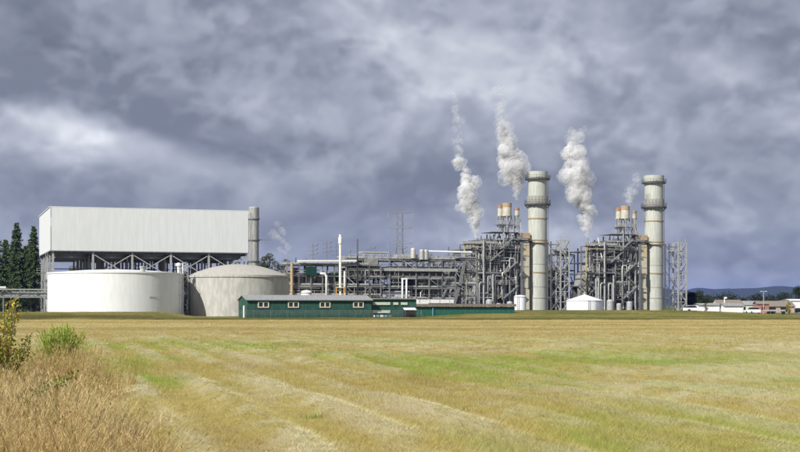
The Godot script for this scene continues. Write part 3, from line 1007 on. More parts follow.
	put("shell", lathe([Vector2(1.3, 0), Vector2(1.3, 24.4), Vector2(1.36, 24.4), Vector2(1.36, 27.4), Vector2(1.15, 27.7), Vector2(0, 27.7)], 32), M.duct_grey, r)
	for y in [8.0, 13.5, 19.0, 24.5]:
		put("flange", lathe([Vector2(1.3, y - 0.15), Vector2(1.52, y - 0.15), Vector2(1.52, y + 0.15), Vector2(1.3, y + 0.15)], 32), M.steel_dark, r)
	bar(r, "bracket", Vector3(1.3, 19.2, 0), Vector3(4.2, 19.2, 0), 0.14, M.steel)
	ladder(r, Vector3(-1.05, 0.3, 1.05), 26.0, Vector3(0.7, 0, 0.7), M.steel)

func tanks() -> void:
	# big white tank
	var d := 260.0
	var t := thing("white_tank", "wide white cylindrical storage tank before the raised box", "tank", spot(115.5, d), PLANT_TURN)
	var r := 12.5
	put("shell", lathe([Vector2(r, 0), Vector2(r, 8.25)], 96), M.tank_white, t)
	put("roof", lathe([Vector2(r, 8.254), Vector2(r * 0.5, 8.75), Vector2(0, 9.0)], 96, false), M.tank_white, t)
	put("rim", lathe([Vector2(r, 8.0), Vector2(r + 0.12, 8.0), Vector2(r + 0.12, 8.26), Vector2(r, 8.26)], 96), M.tank_white, t)
	for y in [2.05, 4.1, 6.15]:
		put("weld_seam", lathe([Vector2(r, y - 0.02), Vector2(r + 0.012, y), Vector2(r, y + 0.02)], 96), M.tank_white, t)
	var tr := deg_to_rad(PLANT_TURN)
	for a in [[46.0, 0.09, 8.3], [57.0, 0.11, 10.2]]:
		var ang: float = deg_to_rad(a[0]) + tr
		var p := Vector3(sin(ang), 0, cos(ang)) * (r + 0.22)
		bar(t, "pipe", p + Vector3(0, 0.1, 0), p + Vector3(0, a[2], 0), a[1] * 2.0, M.tank_white, true)
		for y in [1.5, 4.0, 6.5]:
			bar(t, "pipe_bracket", p * ((r - 0.02) / (r + 0.22)) + Vector3(0, y, 0), p + Vector3(0, y, 0), 0.1, M.steel)
	var ang := deg_to_rad(57.0) + tr
	var top := Vector3(sin(ang), 0, cos(ang)) * (r - 0.6)
	put("roof_vent", lathe([Vector2(0.3, 8.2), Vector2(0.3, 9.6), Vector2(0.55, 9.7), Vector2(0.5, 10.1), Vector2(0, 10.3)], 16), M.tank_white, t).position = top
	put("roof_hatch", lathe([Vector2(0.5, 8.2), Vector2(0.5, 9.05), Vector2(0.62, 9.05), Vector2(0.6, 9.25), Vector2(0, 9.35)], 16), M.steel_light, t).position = Vector3(sin(tr), 0, cos(tr)) * (r - 1.0)
	railing(t, Vector3(sin(ang - 0.25), 0, cos(ang - 0.25)) * (r - 0.2) + Vector3(0, 8.3, 0), Vector3(sin(ang + 0.2), 0, cos(ang + 0.2)) * (r - 0.2) + Vector3(0, 8.3, 0), M.steel_light)
	var na := deg_to_rad(7.0) + tr
	var plate := box(t, "name_plate", Vector3(sin(na), 0, cos(na)) * (r + 0.02) + Vector3(0, 3.7, 0), Vector3(1.3, 0.22, 0.05), M.plate)
	plate.transform = Transform3D(Basis(Vector3.UP, na) * Basis.from_scale(Vector3(1.5, 0.2, 0.06)), plate.position)
	# concrete tank with a shallow dome
	t = thing("domed_tank", "beige concrete tank with shallow dome behind green shed", "tank", spot(238.5, 270.0), PLANT_TURN)
	r = 9.95
	put("wall", lathe([Vector2(r, 0), Vector2(r, 7.55), Vector2(r + 0.16, 7.55), Vector2(r + 0.16, 7.95), Vector2(r - 0.1, 7.95)], 96), M.concrete, t)
	var prof := []
	for k in 13:
		var f := k / 12.0
		prof.append(Vector2((r - 0.02) * (1.0 - f), 7.9 + 2.35 * (1.0 - (1.0 - f) * (1.0 - f))))
	put("dome", lathe(prof, 96, false), M.concrete_dome, t)
	put("roof_vent", lathe([Vector2(0.35, 10.1), Vector2(0.35, 10.6), Vector2(0.6, 10.7), Vector2(0, 10.95)], 16), M.steel, t)
	# narrow stair between the two tanks
	t = thing("stair_tower", "narrow grey stair tower between white tank and domed tank", "stairs", spot(184.6, 266.0), PLANT_TURN)
	lattice(t, 1.0, 2.4, 9.2, 6, M.steel_light, 0.12, 0.08)
	for k in 4:
		box(t, "landing", Vector3(0, 2.1 + k * 2.2, 0), Vector3(1.2, 0.1, 1.2), M.steel)
		bar(t, "stair", Vector3(0.2, 0.1 + k * 2.2, 1.0 - (k % 2) * 2.0), Vector3(0.2, 2.1 + k * 2.2, -1.0 + (k % 2) * 2.0), 0.6, M.steel, false, 0.2)
	railing(t, Vector3(-0.5, 9.2, 1.2), Vector3(0.5, 9.2, 1.2), M.steel_light)
	# small tanks by the stacks
	t = thing("small_domed_tank", "small white tank with conical roof between the two stacks", "tank", spot(584.5, 385.0), PLANT_TURN)
	r = 5.15
	put("shell", lathe([Vector2(r, 0), Vector2(r, high(300.5, 385.0))], 64), M.tank_white, t)
	put("roof", lathe([Vector2(r + 0.12, 3.35), Vector2(r + 0.12, 3.5), Vector2(0.4, 5.1), Vector2(0, 5.15)], 64), M.tank_white, t)
	put("roof_vent", lathe([Vector2(0.32, 5.0), Vector2(0.32, 5.5), Vector2(0.5, 5.6), Vector2(0, 5.9)], 16), M.steel_light, t)
	for k in 2:
		var a := -0.12 - k * 0.42 + tr
		ladder(t, Vector3(sin(a), 0, cos(a)) * (r + 0.2), 3.6, Vector3(cos(a), 0, -sin(a)), M.steel)
	t = thing("upright_tank", "small white upright tank at the foot of the left stack", "tank", spot(520.0, 398.0), PLANT_TURN)
	put("shell", lathe([Vector2(1.75, 0), Vector2(1.75, 4.65), Vector2(1.5, 4.95), Vector2(0, 5.15)], 40), M.tank_white, t)
	put("rim", lathe([Vector2(1.75, 4.45), Vector2(1.83, 4.45), Vector2(1.83, 4.6), Vector2(1.75, 4.6)], 40), M.steel_light, t)
	ladder(t, Vector3(-1.2, 0.2, 1.45), 4.9, Vector3(0.77, 0, 0.64), M.steel)

func window_unit(parent: Node, x: float, y: float, z: float, w: float, h: float, m: Material) -> void:
	var f := Node3D.new()
	f.name = "window"
	parent.add_child(f, true)
	f.position = Vector3(x, y, z)
	for s in [-1.0, 1.0]:
		box(f, "frame", Vector3(0, s * h * 0.5, 0.03), Vector3(w + 0.16, 0.16, 0.12), m)
		box(f, "frame", Vector3(s * w * 0.5, 0, 0.033), Vector3(0.16, h - 0.16, 0.12), m)
	box(f, "mullion", Vector3(0, 0, 0.036), Vector3(0.2, h - 0.16, 0.12), m)
	for s in [-1.0, 1.0]:
		box(f, "pane", Vector3(s * w * 0.25, 0, -0.02), Vector3(w * 0.5 - 0.18, h - 0.16, 0.03), M.glass)

func sheds() -> void:
	# long green shed
	var t := thing("green_shed", "long dark green shed with four white windows and grey roof", "shed", spot(247.5, 232.0), PLANT_TURN)
	var l := 22.0
	var w := 7.2
	var h := 3.15
	# corrugated sheet walls: panels of 1.1 m
	var sheet := SurfaceTool.new()
	sheet.begin(Mesh.PRIMITIVE_TRIANGLES)
	for k in 4:
		var b := k * 0.275
		var c := [Vector2(b, 0), Vector2(b + 0.19, 0), Vector2(b + 0.21, 0.025), Vector2(b + 0.255, 0.025), Vector2(b + 0.275, 0)]
		for i in 4:
			face(sheet, Vector3(c[i].x, 0, c[i].y), Vector3(c[i + 1].x, 0, c[i + 1].y), Vector3(c[i + 1].x, h, c[i + 1].y), Vector3(c[i].x, h, c[i].y))
	sheet.generate_normals()
	var sm_ := sheet.commit()
	box(t, "core_wall", Vector3(l * 0.5, h * 0.5, -w * 0.5), Vector3(l - 0.05, h, w - 0.05), M.green_wall)
	for i in 20:
		put("wall_sheet", sm_, M.green_wall, t).position = Vector3(i * 1.1, 0, 0)
	var st := SurfaceTool.new()
	st.begin(Mesh.PRIMITIVE_TRIANGLES)
	var g := [Vector3(-0.02, 0, 0), Vector3(-0.02, 0, -w), Vector3(-0.02, h, -w), Vector3(-0.02, h + 0.72, -w * 0.5), Vector3(-0.02, h, 0)]
	face(st, g[1], g[0], g[4], g[2])
	st.add_vertex(g[2]); st.add_vertex(g[3]); st.add_vertex(g[4])
	st.generate_normals()
	put("gable_wall", st.commit(), M.green_wall, t)
	for s in [0, 1]:
		st = SurfaceTool.new()
		st.begin(Mesh.PRIMITIVE_TRIANGLES)
		var z0 := 0.3 if s == 0 else -w - 0.3
		var p := [Vector3(-0.25, h - 0.06, z0), Vector3(l + 0.25, h - 0.06, z0), Vector3(l + 0.25, h + 0.78, -w * 0.5), Vector3(-0.25, h + 0.78, -w * 0.5)]
		var dn := Vector3(0, -0.12, 0)
		if s == 0:
			face(st, p[0], p[1], p[2], p[3]); face(st, p[0] + dn, p[1] + dn, p[1], p[0])
		else:
			face(st, p[1], p[0], p[3], p[2]); face(st, p[1] + dn, p[0] + dn, p[0], p[1])
		face(st, p[3] + dn, p[2] + dn, p[1] + dn, p[0] + dn)
		face(st, p[3] + dn, p[0] + dn, p[0], p[3])
		face(st, p[1] + dn, p[2] + dn, p[2], p[1])
		st.generate_normals()
		put("roof_slope", st.commit(), M.roof_grey, t)
	box(t, "gutter", Vector3(l * 0.5, h - 0.22, 0.26), Vector3(l + 0.4, 0.16, 0.14), M.green_dark)
	for x in [2.75, 8.0, 13.6, 19.6]:
		window_unit(t, x, 2.25, 0.05, 1.75, 0.85, M.window_cream)
	var door := box(t, "door", Vector3(-0.07, 1.05, -2.6), Vector3(0.08, 2.1, 0.9), M.white_paint)
	# low green annex with pale shutters
	t = thing("green_annex", "low green annex with pale shutters right of the long shed", "shed", spot(370.0, 240.0), PLANT_TURN)
	var aw := 8.6
	box(t, "wall", Vector3(aw * 0.5, 1.6, -2.5), Vector3(aw, 3.2, 5.0), M.green_wall)
	box(t, "roof", Vector3(aw * 0.5, 3.3, -2.4), Vector3(aw + 0.3, 0.18, 5.5), M.roof_grey)
	for q in [[2.1, 2.45, 3.2, 0.48], [4.75, 2.45, 0.9, 0.45], [6.3, 2.45, 1.2, 0.45], [2.1, 1.05, 3.2, 0.5]]:
		box(t, "shutter", Vector3(q[0], q[1], 0.06), Vector3(q[2], q[3], 0.08), M.shutter)
		box(t, "shutter_rail", Vector3(q[0], q[1] - q[3] * 0.5 - 0.05, 0.07), Vector3(q[2] + 0.1, 0.06, 0.12), M.green_dark)
	box(t, "awning", Vector3(7.2, 1.5, 0.5), Vector3(2.2, 0.12, 1.0), M.white_paint, Vector3(0.35, 0, 0))
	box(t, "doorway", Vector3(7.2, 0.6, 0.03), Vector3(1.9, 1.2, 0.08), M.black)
	for k in 5:
		box(t, "parts_bin", Vector3(0.5 + k * 0.75, 0.28, 0.55), Vector3(0.42, 0.34, 0.4), [M.white_paint, M.blue_paint, M.white_paint, M.blue_paint, M.steel][k])
	# long low green building running behind the mound
	t = thing("long_green_building", "long low green building with brown roof half behind grass mound", "building", spot(416.0, 256.0), PLANT_TURN)
	var bl := 20.0
	box(t, "wall", Vector3(bl * 0.5, 0.9, -3.0), Vector3(bl, 1.9, 6.0), M.green_bright)
	for i in 18:
		box(t, "wall_batten", Vector3(0.55 + i * 1.1, 0.93, 0.02), Vector3(0.08, 1.8, 0.05), M.green_bright)
	var rf := box(t, "roof", Vector3(bl * 0.5, 2.15, -2.9), Vector3(bl + 0.4, 0.5, 6.6), M.roof_brown)
	box(t, "white_canopy", Vector3(4.0, 2.9, -2.0), Vector3(7.4, 0.7, 3.0), M.white_paint)
	for i in 4:
		box(t, "canopy_seam", Vector3(0.9 + i * 2.0, 2.9, -0.49), Vector3(0.06, 0.66, 0.05), M.steel)
	bar(t, "downpipe", Vector3(3.3, 0, 0.12), Vector3(3.3, 2.0, 0.12), 0.14, M.blue_paint)
	# chain-link fence in front of the sheds
	t = thing("wire_fence", "low wire mesh fence along the front of the green sheds", "fence", spot(236.0, 224.0), PLANT_TURN - 1.0)
	var fl := 32.0
	for i in 12:
		bar(t, "post", Vector3(i * fl / 11.0, 0, 0), Vector3(i * fl / 11.0, 1.35, 0), 0.05, M.steel, true)
	bar(t, "rail", Vector3(0, 1.3, 0), Vector3(fl, 1.3, 0), 0.03, M.steel, true)
	st = SurfaceTool.new()
	st.begin(Mesh.PRIMITIVE_TRIANGLES)
	var n := int(fl / 0.16)
	for i in n:
		for s in [-1.0, 1.0]:
			var x := i * 0.16
			var x2: float = clampf(x + s * 1.1, 0.0, fl)
			tube(st, [Vector3(x, 0.05, 0.04), Vector3(x2, 1.25, 0.04)], 0.004, 3)
	st.generate_normals()
	var mesh := put("wire_mesh", st.commit(), M.steel, t)
	mesh.set_meta("kind", "stuff")

# open steel rack: bents along x, tiers of pipes
func pipe_rack(called: String, label: String, at: Vector3, l: float, bents: int, dp: float, tiers: Array, sd: int, pipes: int, braces := 0.35) -> Node3D:
	rng.seed = sd
	var t := thing(called, label, "pipe rack", at, PLANT_TURN, "steel pipe racks")
	var steels := [M.steel, M.steel_dark, M.steel, M.steel_light]
	var h: float = tiers[tiers.size() - 1]
	for i in bents:
		var x := l * i / (bents - 1)
		for z in [0.0, -dp]:
			bar(t, "column", Vector3(x, 0, z), Vector3(x, h, z), 0.28, steels[(i + int(z < -1.0)) % 3])
		for y in tiers:
			bar(t, "cross_beam", Vector3(x, y, 0), Vector3(x, y, -dp), 0.28, M.steel_dark)
	for y in tiers:
		for z in [0.0, -dp]:
			for i in bents - 1:
				bar(t, "beam", Vector3(l * i / (bents - 1), y, z), Vector3(l * (i + 1) / (bents - 1), y, z), 0.18, steels[rng.randi() % 4], false, 0.27)
				if rng.randf() < braces:
					var k := tiers.find(y)
					var y0: float = tiers[k - 1] if k > 0 else 0.2
					var flip := rng.randf() < 0.5
					bar(t, "brace", Vector3(l * i / (bents - 1), y0 if flip else y, z), Vector3(l * (i + 1) / (bents - 1), y if flip else y0, z), 0.18, steels[rng.randi() % 4])
	for k in pipes:
		var y: float = tiers[rng.randi() % tiers.size()]
		var w := rng.randf_range(0.18, 0.6)
		var x0 := rng.randf_range(0.0, l * 0.45) if rng.randf() < 0.6 else 0.0
		var x1 := rng.randf_range(l * 0.55, l) if rng.randf() < 0.6 else l
		var z := -rng.randf_range(0.0, dp)
		bar(t, "line_pipe", Vector3(x0, y + 0.2 + w * 0.5, z), Vector3(x1, y + 0.2 + w * 0.5, z), w, [M.steel_light, M.insulation, M.steel, M.steel_light][rng.randi() % 4], true)
	for k in int(pipes * 0.8):
		var x := rng.randf_range(0.3, l - 0.3)
		var y := rng.randf_range(0.2, h * 0.5)
		var z := rng.randf_range(-dp, 0.6)
		bar(t, "drop_pipe", Vector3(x, y, z), Vector3(x, minf(h, y + rng.randf_range(2.0, 6.0)), z), rng.randf_range(0.14, 0.34), [M.steel_light, M.steel, M.white_paint, M.steel_dark][rng.randi() % 4], true)
	for k in int(pipes * 0.5):
		var x := rng.randf_range(0.6, l - 0.6)
		var y: float = [0.0, tiers[rng.randi() % tiers.size()]][int(rng.randf() < 0.6)]
		var s := Vector3(rng.randf_range(0.7, 2.4), rng.randf_range(0.7, 1.9), rng.randf_range(0.8, 1.6))
		box(t, "equipment_box", Vector3(x, y + s.y * 0.5 + 0.2, -rng.randf_range(0.6, dp - 0.4)), s, [M.steel, M.casing, M.steel_dark, M.insulation, M.green_dark][rng.randi() % 5])
	# plated walkways on the upper tiers
	for k in [tiers.size() - 1, tiers.size() - 2]:
		box(t, "deck", Vector3(l * 0.5, tiers[k] + 0.18, -dp * 0.5), Vector3(l, 0.08, dp * (0.9 if k == tiers.size() - 1 else 0.7)), M.steel)
	for k in tiers.size():
		if k % 2 == 0:
			railing(t, Vector3(0, tiers[k] + 0.2, 0.25), Vector3(l, tiers[k] + 0.2, 0.25), M.steel_light)
	for k in int(pipes * 0.6):
		var sx := rng.randf_range(0.0, l - 2.0)
		var sy := rng.randf_range(0.5, h)
		var sz := rng.randf_range(-1.5, 0.7)
		if k % 3 == 0:
			bar(t, "small_line", Vector3(sx, sy * 0.6, sz), Vector3(sx, minf(sy * 0.6 + rng.randf_range(1.0, 4.0), h), sz), rng.randf_range(0.08, 0.16), steels[rng.randi() % 4], true)
		else:
			bar(t, "small_line", Vector3(sx, sy, sz), Vector3(minf(sx + rng.randf_range(2.0, 8.0), l), sy, sz), rng.randf_range(0.08, 0.18), steels[rng.randi() % 4], true)
	# machinery halls and coolers standing in the rear half of the rack
	var x := 0.4
	while x < l - 1.0:
		var w := rng.randf_range(2.0, 4.6)
		var hh := h * rng.randf_range(0.45, 0.92)
		box(t, "machine_house", Vector3(minf(x + w * 0.5, l - 0.5), hh * 0.5, -dp - 2.2 - rng.randf() * 1.5), Vector3(w, hh, 2.6), [M.steel, M.insulation, M.pale_screen, M.steel][rng.randi() % 4])
		x += w + rng.randf_range(0.1, 1.0)
	return t

func middle() -> void:
	# rack behind the shed
	var t := pipe_rack("pipe_rack", "low grey pipe rack right of domed tank behind green shed", spot(287, 320.0), 23.0, 9, 6.0, [4.2, 6.6, 9.0, 11.6], 41, 44)
	bar(t, "roof_duct", Vector3(2.6, 12.5, 0.4), Vector3(17.0, 12.7, 0.4), 1.2, M.white_paint, false, 0.45)
	bar(t, "tan_riser", Vector3(1.0, 1.0, 0.7), Vector3(1.0, 12.0, 0.7), 0.7, M.rusty_tan, true)
	box(t, "green_cabin", Vector3(5.7, 10.2, -0.4), Vector3(2.6, 2.0, 2.0), M.green_dark)
	pipe_run(t, "bent_pipe", [Vector3(9.3, 1.0, 0.9), Vector3(9.3, 9.0, 0.9), Vector3(8.8, 9.6, 0.9), Vector3(7.8, 9.6, 0.9)], 0.55, M.white_paint)
	for k in 14:
		var x := rng.randf_range(0.5, 22.0)
		bar(t, "roof_post", Vector3(x, 11.6, -rng.randf_range(0.0, 5.0)), Vector3(x, rng.randf_range(12.4, 13.6), -rng.randf_range(0.0, 5.0)), 0.16, M.steel)
	# central rack
	t = pipe_rack("pipe_rack", "large central pipe rack with pale flat roofs above green annex", spot(349, 326.0), 27.0, 9, 9.0, [3.4, 6.2, 8.6, 10.8, 13.0], 42, 62, 0.28)
	bar(t, "main_girder", Vector3(-0.5, 10.7, 0.45), Vector3(27.4, 10.7, 0.45), 0.5, M.steel_light, false, 0.7)
	railing(t, Vector3(-0.5, 11.1, 0.6), Vector3(27.4, 11.1, 0.6), M.steel_light)
	box(t, "pale_roof", Vector3(6.7, 14.85, -2.0), Vector3(6.6, 0.25, 4.0), M.insulation)
	for k in 4:
		bar(t, "roof_post", Vector3(3.7 + k * 2.0, 13.0, -0.2), Vector3(3.7 + k * 2.0, 14.7, -0.2), 0.2, M.steel_light)
	box(t, "pale_cabin", Vector3(14.8, 14.0, -1.6), Vector3(5.2, 0.9, 3.0), M.steel_light)
	box(t, "flat_hood", Vector3(0.0, 13.7, -1.6), Vector3(4.4, 0.3, 3.0), M.steel_light)
	for x in [16.1, 18.3, 19.4]:
		var o := put("roof_vessel", lathe([Vector2(0.62, 0), Vector2(0.62, 2.1), Vector2(0.5, 2.4), Vector2(0, 2.5)], 20), M.insulation if x < 17.0 else M.steel_light, t)
		o.position = Vector3(x, 13.2 + (0.3 if x < 17.0 else 0.0), 0.2)
	box(t, "equipment_house", Vector3(4.4, 3.4, -1.8), Vector3(5.6, 4.6, 2.4), M.steel)
	box(t, "equipment_house", Vector3(12.2, 3.0, -2.0), Vector3(7.0, 5.2, 2.4), M.pale_screen)
	for k in 2:
		pipe_run(t, "white_frame_pipe", [Vector3(13.0 + k * 1.05, 1.4, 1.2), Vector3(13.0 + k * 1.05, 8.4, 1.2)], 0.42, M.white_paint)
	bar(t, "white_frame_pipe", Vector3(12.8, 8.5, 1.2), Vector3(14.25, 8.5, 1.2), 0.42, M.white_paint)
	bar(t, "white_frame_pipe", Vector3(12.8, 2.7, 1.25), Vector3(19.5, 2.6, 1.25), 0.5, M.white_paint)
	for k in 16:
		var x := rng.randf_range(0.5, 26.0)
		bar(t, "roof_post", Vector3(x, 13.0, -rng.randf_range(0.0, 7.0)), Vector3(x, rng.randf_range(13.8, 15.4), -rng.randf_range(0.0, 7.0)), 0.16, M.steel)
	box(t, "air_duct", Vector3(13.5, 9.6, -8.0), Vector3(26.0, 2.0, 1.2), M.steel)
	# braced rack next to the left boiler
	t = pipe_rack("pipe_rack", "heavily braced dark rack left of the left boiler", spot(424, 352.0), 14.5, 6, 9.0, [4.2, 7.4, 10.8, 14.0], 43, 40, 0.85)
	bar(t, "top_line", Vector3(-0.5, 16.1, -1.0), Vector3(13.6, 15.9, -1.0), 0.5, M.white_paint, true)
	box(t, "pale_roof", Vector3(4.6, 14.5, -1.0), Vector3(9.0, 0.4, 3.4), M.steel_light)
	box(t, "equipment_house", Vector3(6.0, 6.4, -7.0), Vector3(12.0, 9.6, 2.4), M.steel)
	for k in 4:
		bar(t, "stair", Vector3(3.0 + k * 2.2, 0.4 + (k % 2) * 6.8, 0.6), Vector3(6.2 + k * 1.6, 6.8 + (k % 2) * 6.8, 0.6), 0.8, M.steel, false, 0.28)
	# rack between the left stack and the right boiler
	t = pipe_rack("pipe_rack", "narrow dark rack between the left stack and right boiler", spot(552, 446.0), 8.0, 4, 8.0, [4.6, 9.0, 13.4, 18.6], 44, 16, 0.7)
	box(t, "equipment_house", Vector3(3.5, 8.0, -5.0), Vector3(6.5, 13.0, 2.4), M.steel)
	# white vent mast
	t = thing("vent_mast", "slender white mast with orange base behind the green shed", "mast", spot(340.3, 300.0), 0.0)
	var top := high(234.5, 300.0)
	put("pole", lathe([Vector2(0.29, 3.4), Vector2(0.26, top - 2.1), Vector2(0.42, top - 2.0), Vector2(0.42, top - 0.7), Vector2(0.30, top - 0.6), Vector2(0.26, top), Vector2(0, top)], 20), M.white_paint, t)
	box(t, "base_plinth", Vector3(-0.1, 1.7, -0.1), Vector3(1.3, 3.4, 1.3), M.orange_rust)
	box(t, "yellow_platform", Vector3(0, 6.0, 0), Vector3(2.0, 0.18, 2.0), M.yellow_steel)
	railing(t, Vector3(-1.0, 6.1, 1.0), Vector3(1.0, 6.1, 1.0), M.yellow_steel)
	for s in [-0.85, 0.85]:
		bar(t, "platform_leg", Vector3(s, 0, 0.85), Vector3(s, 6.0, 0.85), 0.22, M.orange_rust)
	bar(t, "side_pipe", Vector3(0.95, 3.0, -0.2), Vector3(0.95, 9.6, -0.2), 0.44, M.white_paint, true)
	t = thing("dark_mast", "thin dark grey pole right of the slender white mast", "mast", spot(357.5, 305.0), 0.0)
	put("pole", lathe([Vector2(0.2, 0), Vector2(0.16, high(239.0, 305.0)), Vector2(0, high(239.0, 305.0) + 0.05)], 12), M.steel_dark, t)
	box(t, "foot_plate", Vector3(0, 0.06, 0), Vector3(0.7, 0.12, 0.7), M.steel)
	t = thing("squat_tank", "squat white tank seen over the green shed roof", "tank", spot(306.5, 290.0), 0.0)
	put("shell", lathe([Vector2(1.15, 0), Vector2(1.15, 4.9), Vector2(0.9, 5.2), Vector2(0, 5.4)], 32), M.white_paint, t)
	put("rim", lathe([Vector2(1.15, 4.7), Vector2(1.22, 4.7), Vector2(1.22, 4.85), Vector2(1.15, 4.85)], 32), M.steel_light, t)
	# switchyard poles far behind
	for q in [[313.0, 243.5, "leftmost thin switchyard pole behind the low rack", 0.3], [326.5, 241.0, "tallest thin switchyard pole with crossarms left of white mast", 0.26], [336.0, 244.0, "thin switchyard pole close beside the white mast", 0.26], [371.0, 246.0, "thin far pole above the central rack's left roof", 0.22], [402.0, 246.0, "thin far pole below the transmission tower", 0.22]]:
		var d := 560.0
		var hh := high(q[1], d)
		t = thing("switchyard_pole", q[2], "pole", spot(q[0], d), PLANT_TURN, "switchyard poles")
		put("pole", lathe([Vector2(q[3] * 1.2, 0), Vector2(q[3] * 0.6, hh), Vector2(0, hh)], 10), M.steel, t)
		for k in 3:
			bar(t, "crossarm", Vector3(-1.6, hh - 1.4 - k * 1.7, 0), Vector3(1.6, hh - 1.0 - k * 1.7, 0), 0.16, M.steel)
			bar(t, "insulator", Vector3(1.5, hh - 1.0 - k * 1.7, 0), Vector3(2.2, hh - 0.2 - k * 1.7, 0), 0.26, M.steel_dark, true)
	# transmission tower
	var d := 780.0
	var h := high(207.5, d)
	t = thing("transmission_tower", "tall faint lattice transmission tower rising above the central rack", "pylon", spot(400.0, d), 8.0)
	lattice(t, 9.0, 9.0, h * 0.62, 6, M.steel, 0.34, 0.19, 3.4)
	var st := Node3D.new()
	var seg := h * 0.38 / 5.0
	for k in 5:
		var y := h * 0.62 + k * seg
		for s in [-1.6, 1.6]:
			for z in [-1.6, 1.6]:
				bar(t, "upper_leg", Vector3(s, y, z), Vector3(s, y + seg, z), 0.2, M.steel)
		for z in [-1.6, 1.6]:
			bar(t, "brace", Vector3(-1.6, y, z), Vector3(1.6, y + seg, z), 0.13, M.steel)
			bar(t, "brace", Vector3(1.6, y, z), Vector3(-1.6, y + seg, z), 0.13, M.steel)
	for k in [0, 2, 4]:
		var y: float = h * 0.62 + k * seg + 1.0
		for s in [-1.0, 1.0]:
			for z in [-1.4, 1.4]:
				bar(t, "crossarm", Vector3(s * 1.6, y, z), Vector3(s * 7.2, y + 0.5, 0), 0.16, M.steel)
			bar(t, "crossarm_tie", Vector3(s * 1.6, y + 2.2, 0), Vector3(s * 7.2, y + 0.5, 0), 0.14, M.steel)
			bar(t, "insulator", Vector3(s * 7.0, y + 0.4, 0), Vector3(s * 7.0, y - 2.2, 0), 0.2, M.steel_light, true)
	st.free()
	# pipe bridge at the left edge
	t = thing("pipe_bridge", "grey truss pipe bridge running in from the left edge", "pipe bridge", spot(50, 338.0), PLANT_TURN)
	var yb := high(297.0, 338.0)
	var yt := high(289.5, 338.0)
	for z in [0.0, -2.2]:
		bar(t, "chord", Vector3(-30, yb, z), Vector3(0, yb, z), 0.28, M.steel_light)
		bar(t, "chord", Vector3(-30, yt, z), Vector3(0, yt, z), 0.28, M.steel_light)
		for k in 14:
			bar(t, "web", Vector3(-30 + k * 2.14, yb if k % 2 == 0 else yt, z), Vector3(-30 + (k + 1) * 2.14, yt if k % 2 == 0 else yb, z), 0.14, M.steel)
	for k in 3:
		bar(t, "line_pipe", Vector3(-30, yb + 0.35 + k * 0.4, -0.5 - k * 0.5), Vector3(0.5, yb + 0.35 + k * 0.4, -0.5 - k * 0.5), 0.32, M.steel_light, true)
	for k in 4:
		for z in [0.0, -2.2]:
			bar(t, "column", Vector3(-29 + k * 9.0, 0, z), Vector3(-29 + k * 9.0, yb, z), 0.28, M.steel)
	box(t, "white_cover", Vector3(-11.6, yt + 0.5, -1.0), Vector3(2.4, 0.5, 2.2), M.white_paint)

# ---------------------------------------------------------------- right-hand distance
func gable(called: String, label: String, at: Vector3, l: float, w: float, h: float, rise: float, wall: Material, roof: Material, turn: float, openings: Array, group := "") -> void:
	var t := thing(called, label, "building", at, turn, group)
	box(t, "wall", Vector3(0, h * 0.5, 0), Vector3(l, h, w), wall)
	for s in [-1.0, 1.0]:
		var st := SurfaceTool.new()
		st.begin(Mesh.PRIMITIVE_TRIANGLES)
		var a := Vector3(-l * 0.5 - 0.25, h - 0.05, s * (w * 0.5 + 0.3))
		var b := Vector3(l * 0.5 + 0.25, h - 0.05, s * (w * 0.5 + 0.3))
		var c := Vector3(l * 0.5 + 0.25, h + rise, 0)
		var e := Vector3(-l * 0.5 - 0.25, h + rise, 0)
		var dn := Vector3(0, -0.14, 0)
		if s > 0:
			face(st, a, b, c, e); face(st, a + dn, b + dn, b, a)
		else:
			face(st, b, a, e, c); face(st, b + dn, a + dn, a, b)
		face(st, e + dn, c + dn, b + dn, a + dn)
		st.generate_normals()
		put("roof_slope", st.commit(), roof, t)
		st = SurfaceTool.new()
		st.begin(Mesh.PRIMITIVE_TRIANGLES)
		var x: float = s * l * 0.5
		st.add_vertex(Vector3(x, h, w * 0.5)); st.add_vertex(Vector3(x, h + rise - 0.05, 0)); st.add_vertex(Vector3(x, h, -w * 0.5))
		st.generate_normals()
		put("gable", st.commit(), wall, t)
	for o in openings:
		box(t, o[4] if o.size() > 4 else "window", Vector3(o[0], o[1], w * 0.5 + 0.02), Vector3(o[2], o[3], 0.08), M.glass)

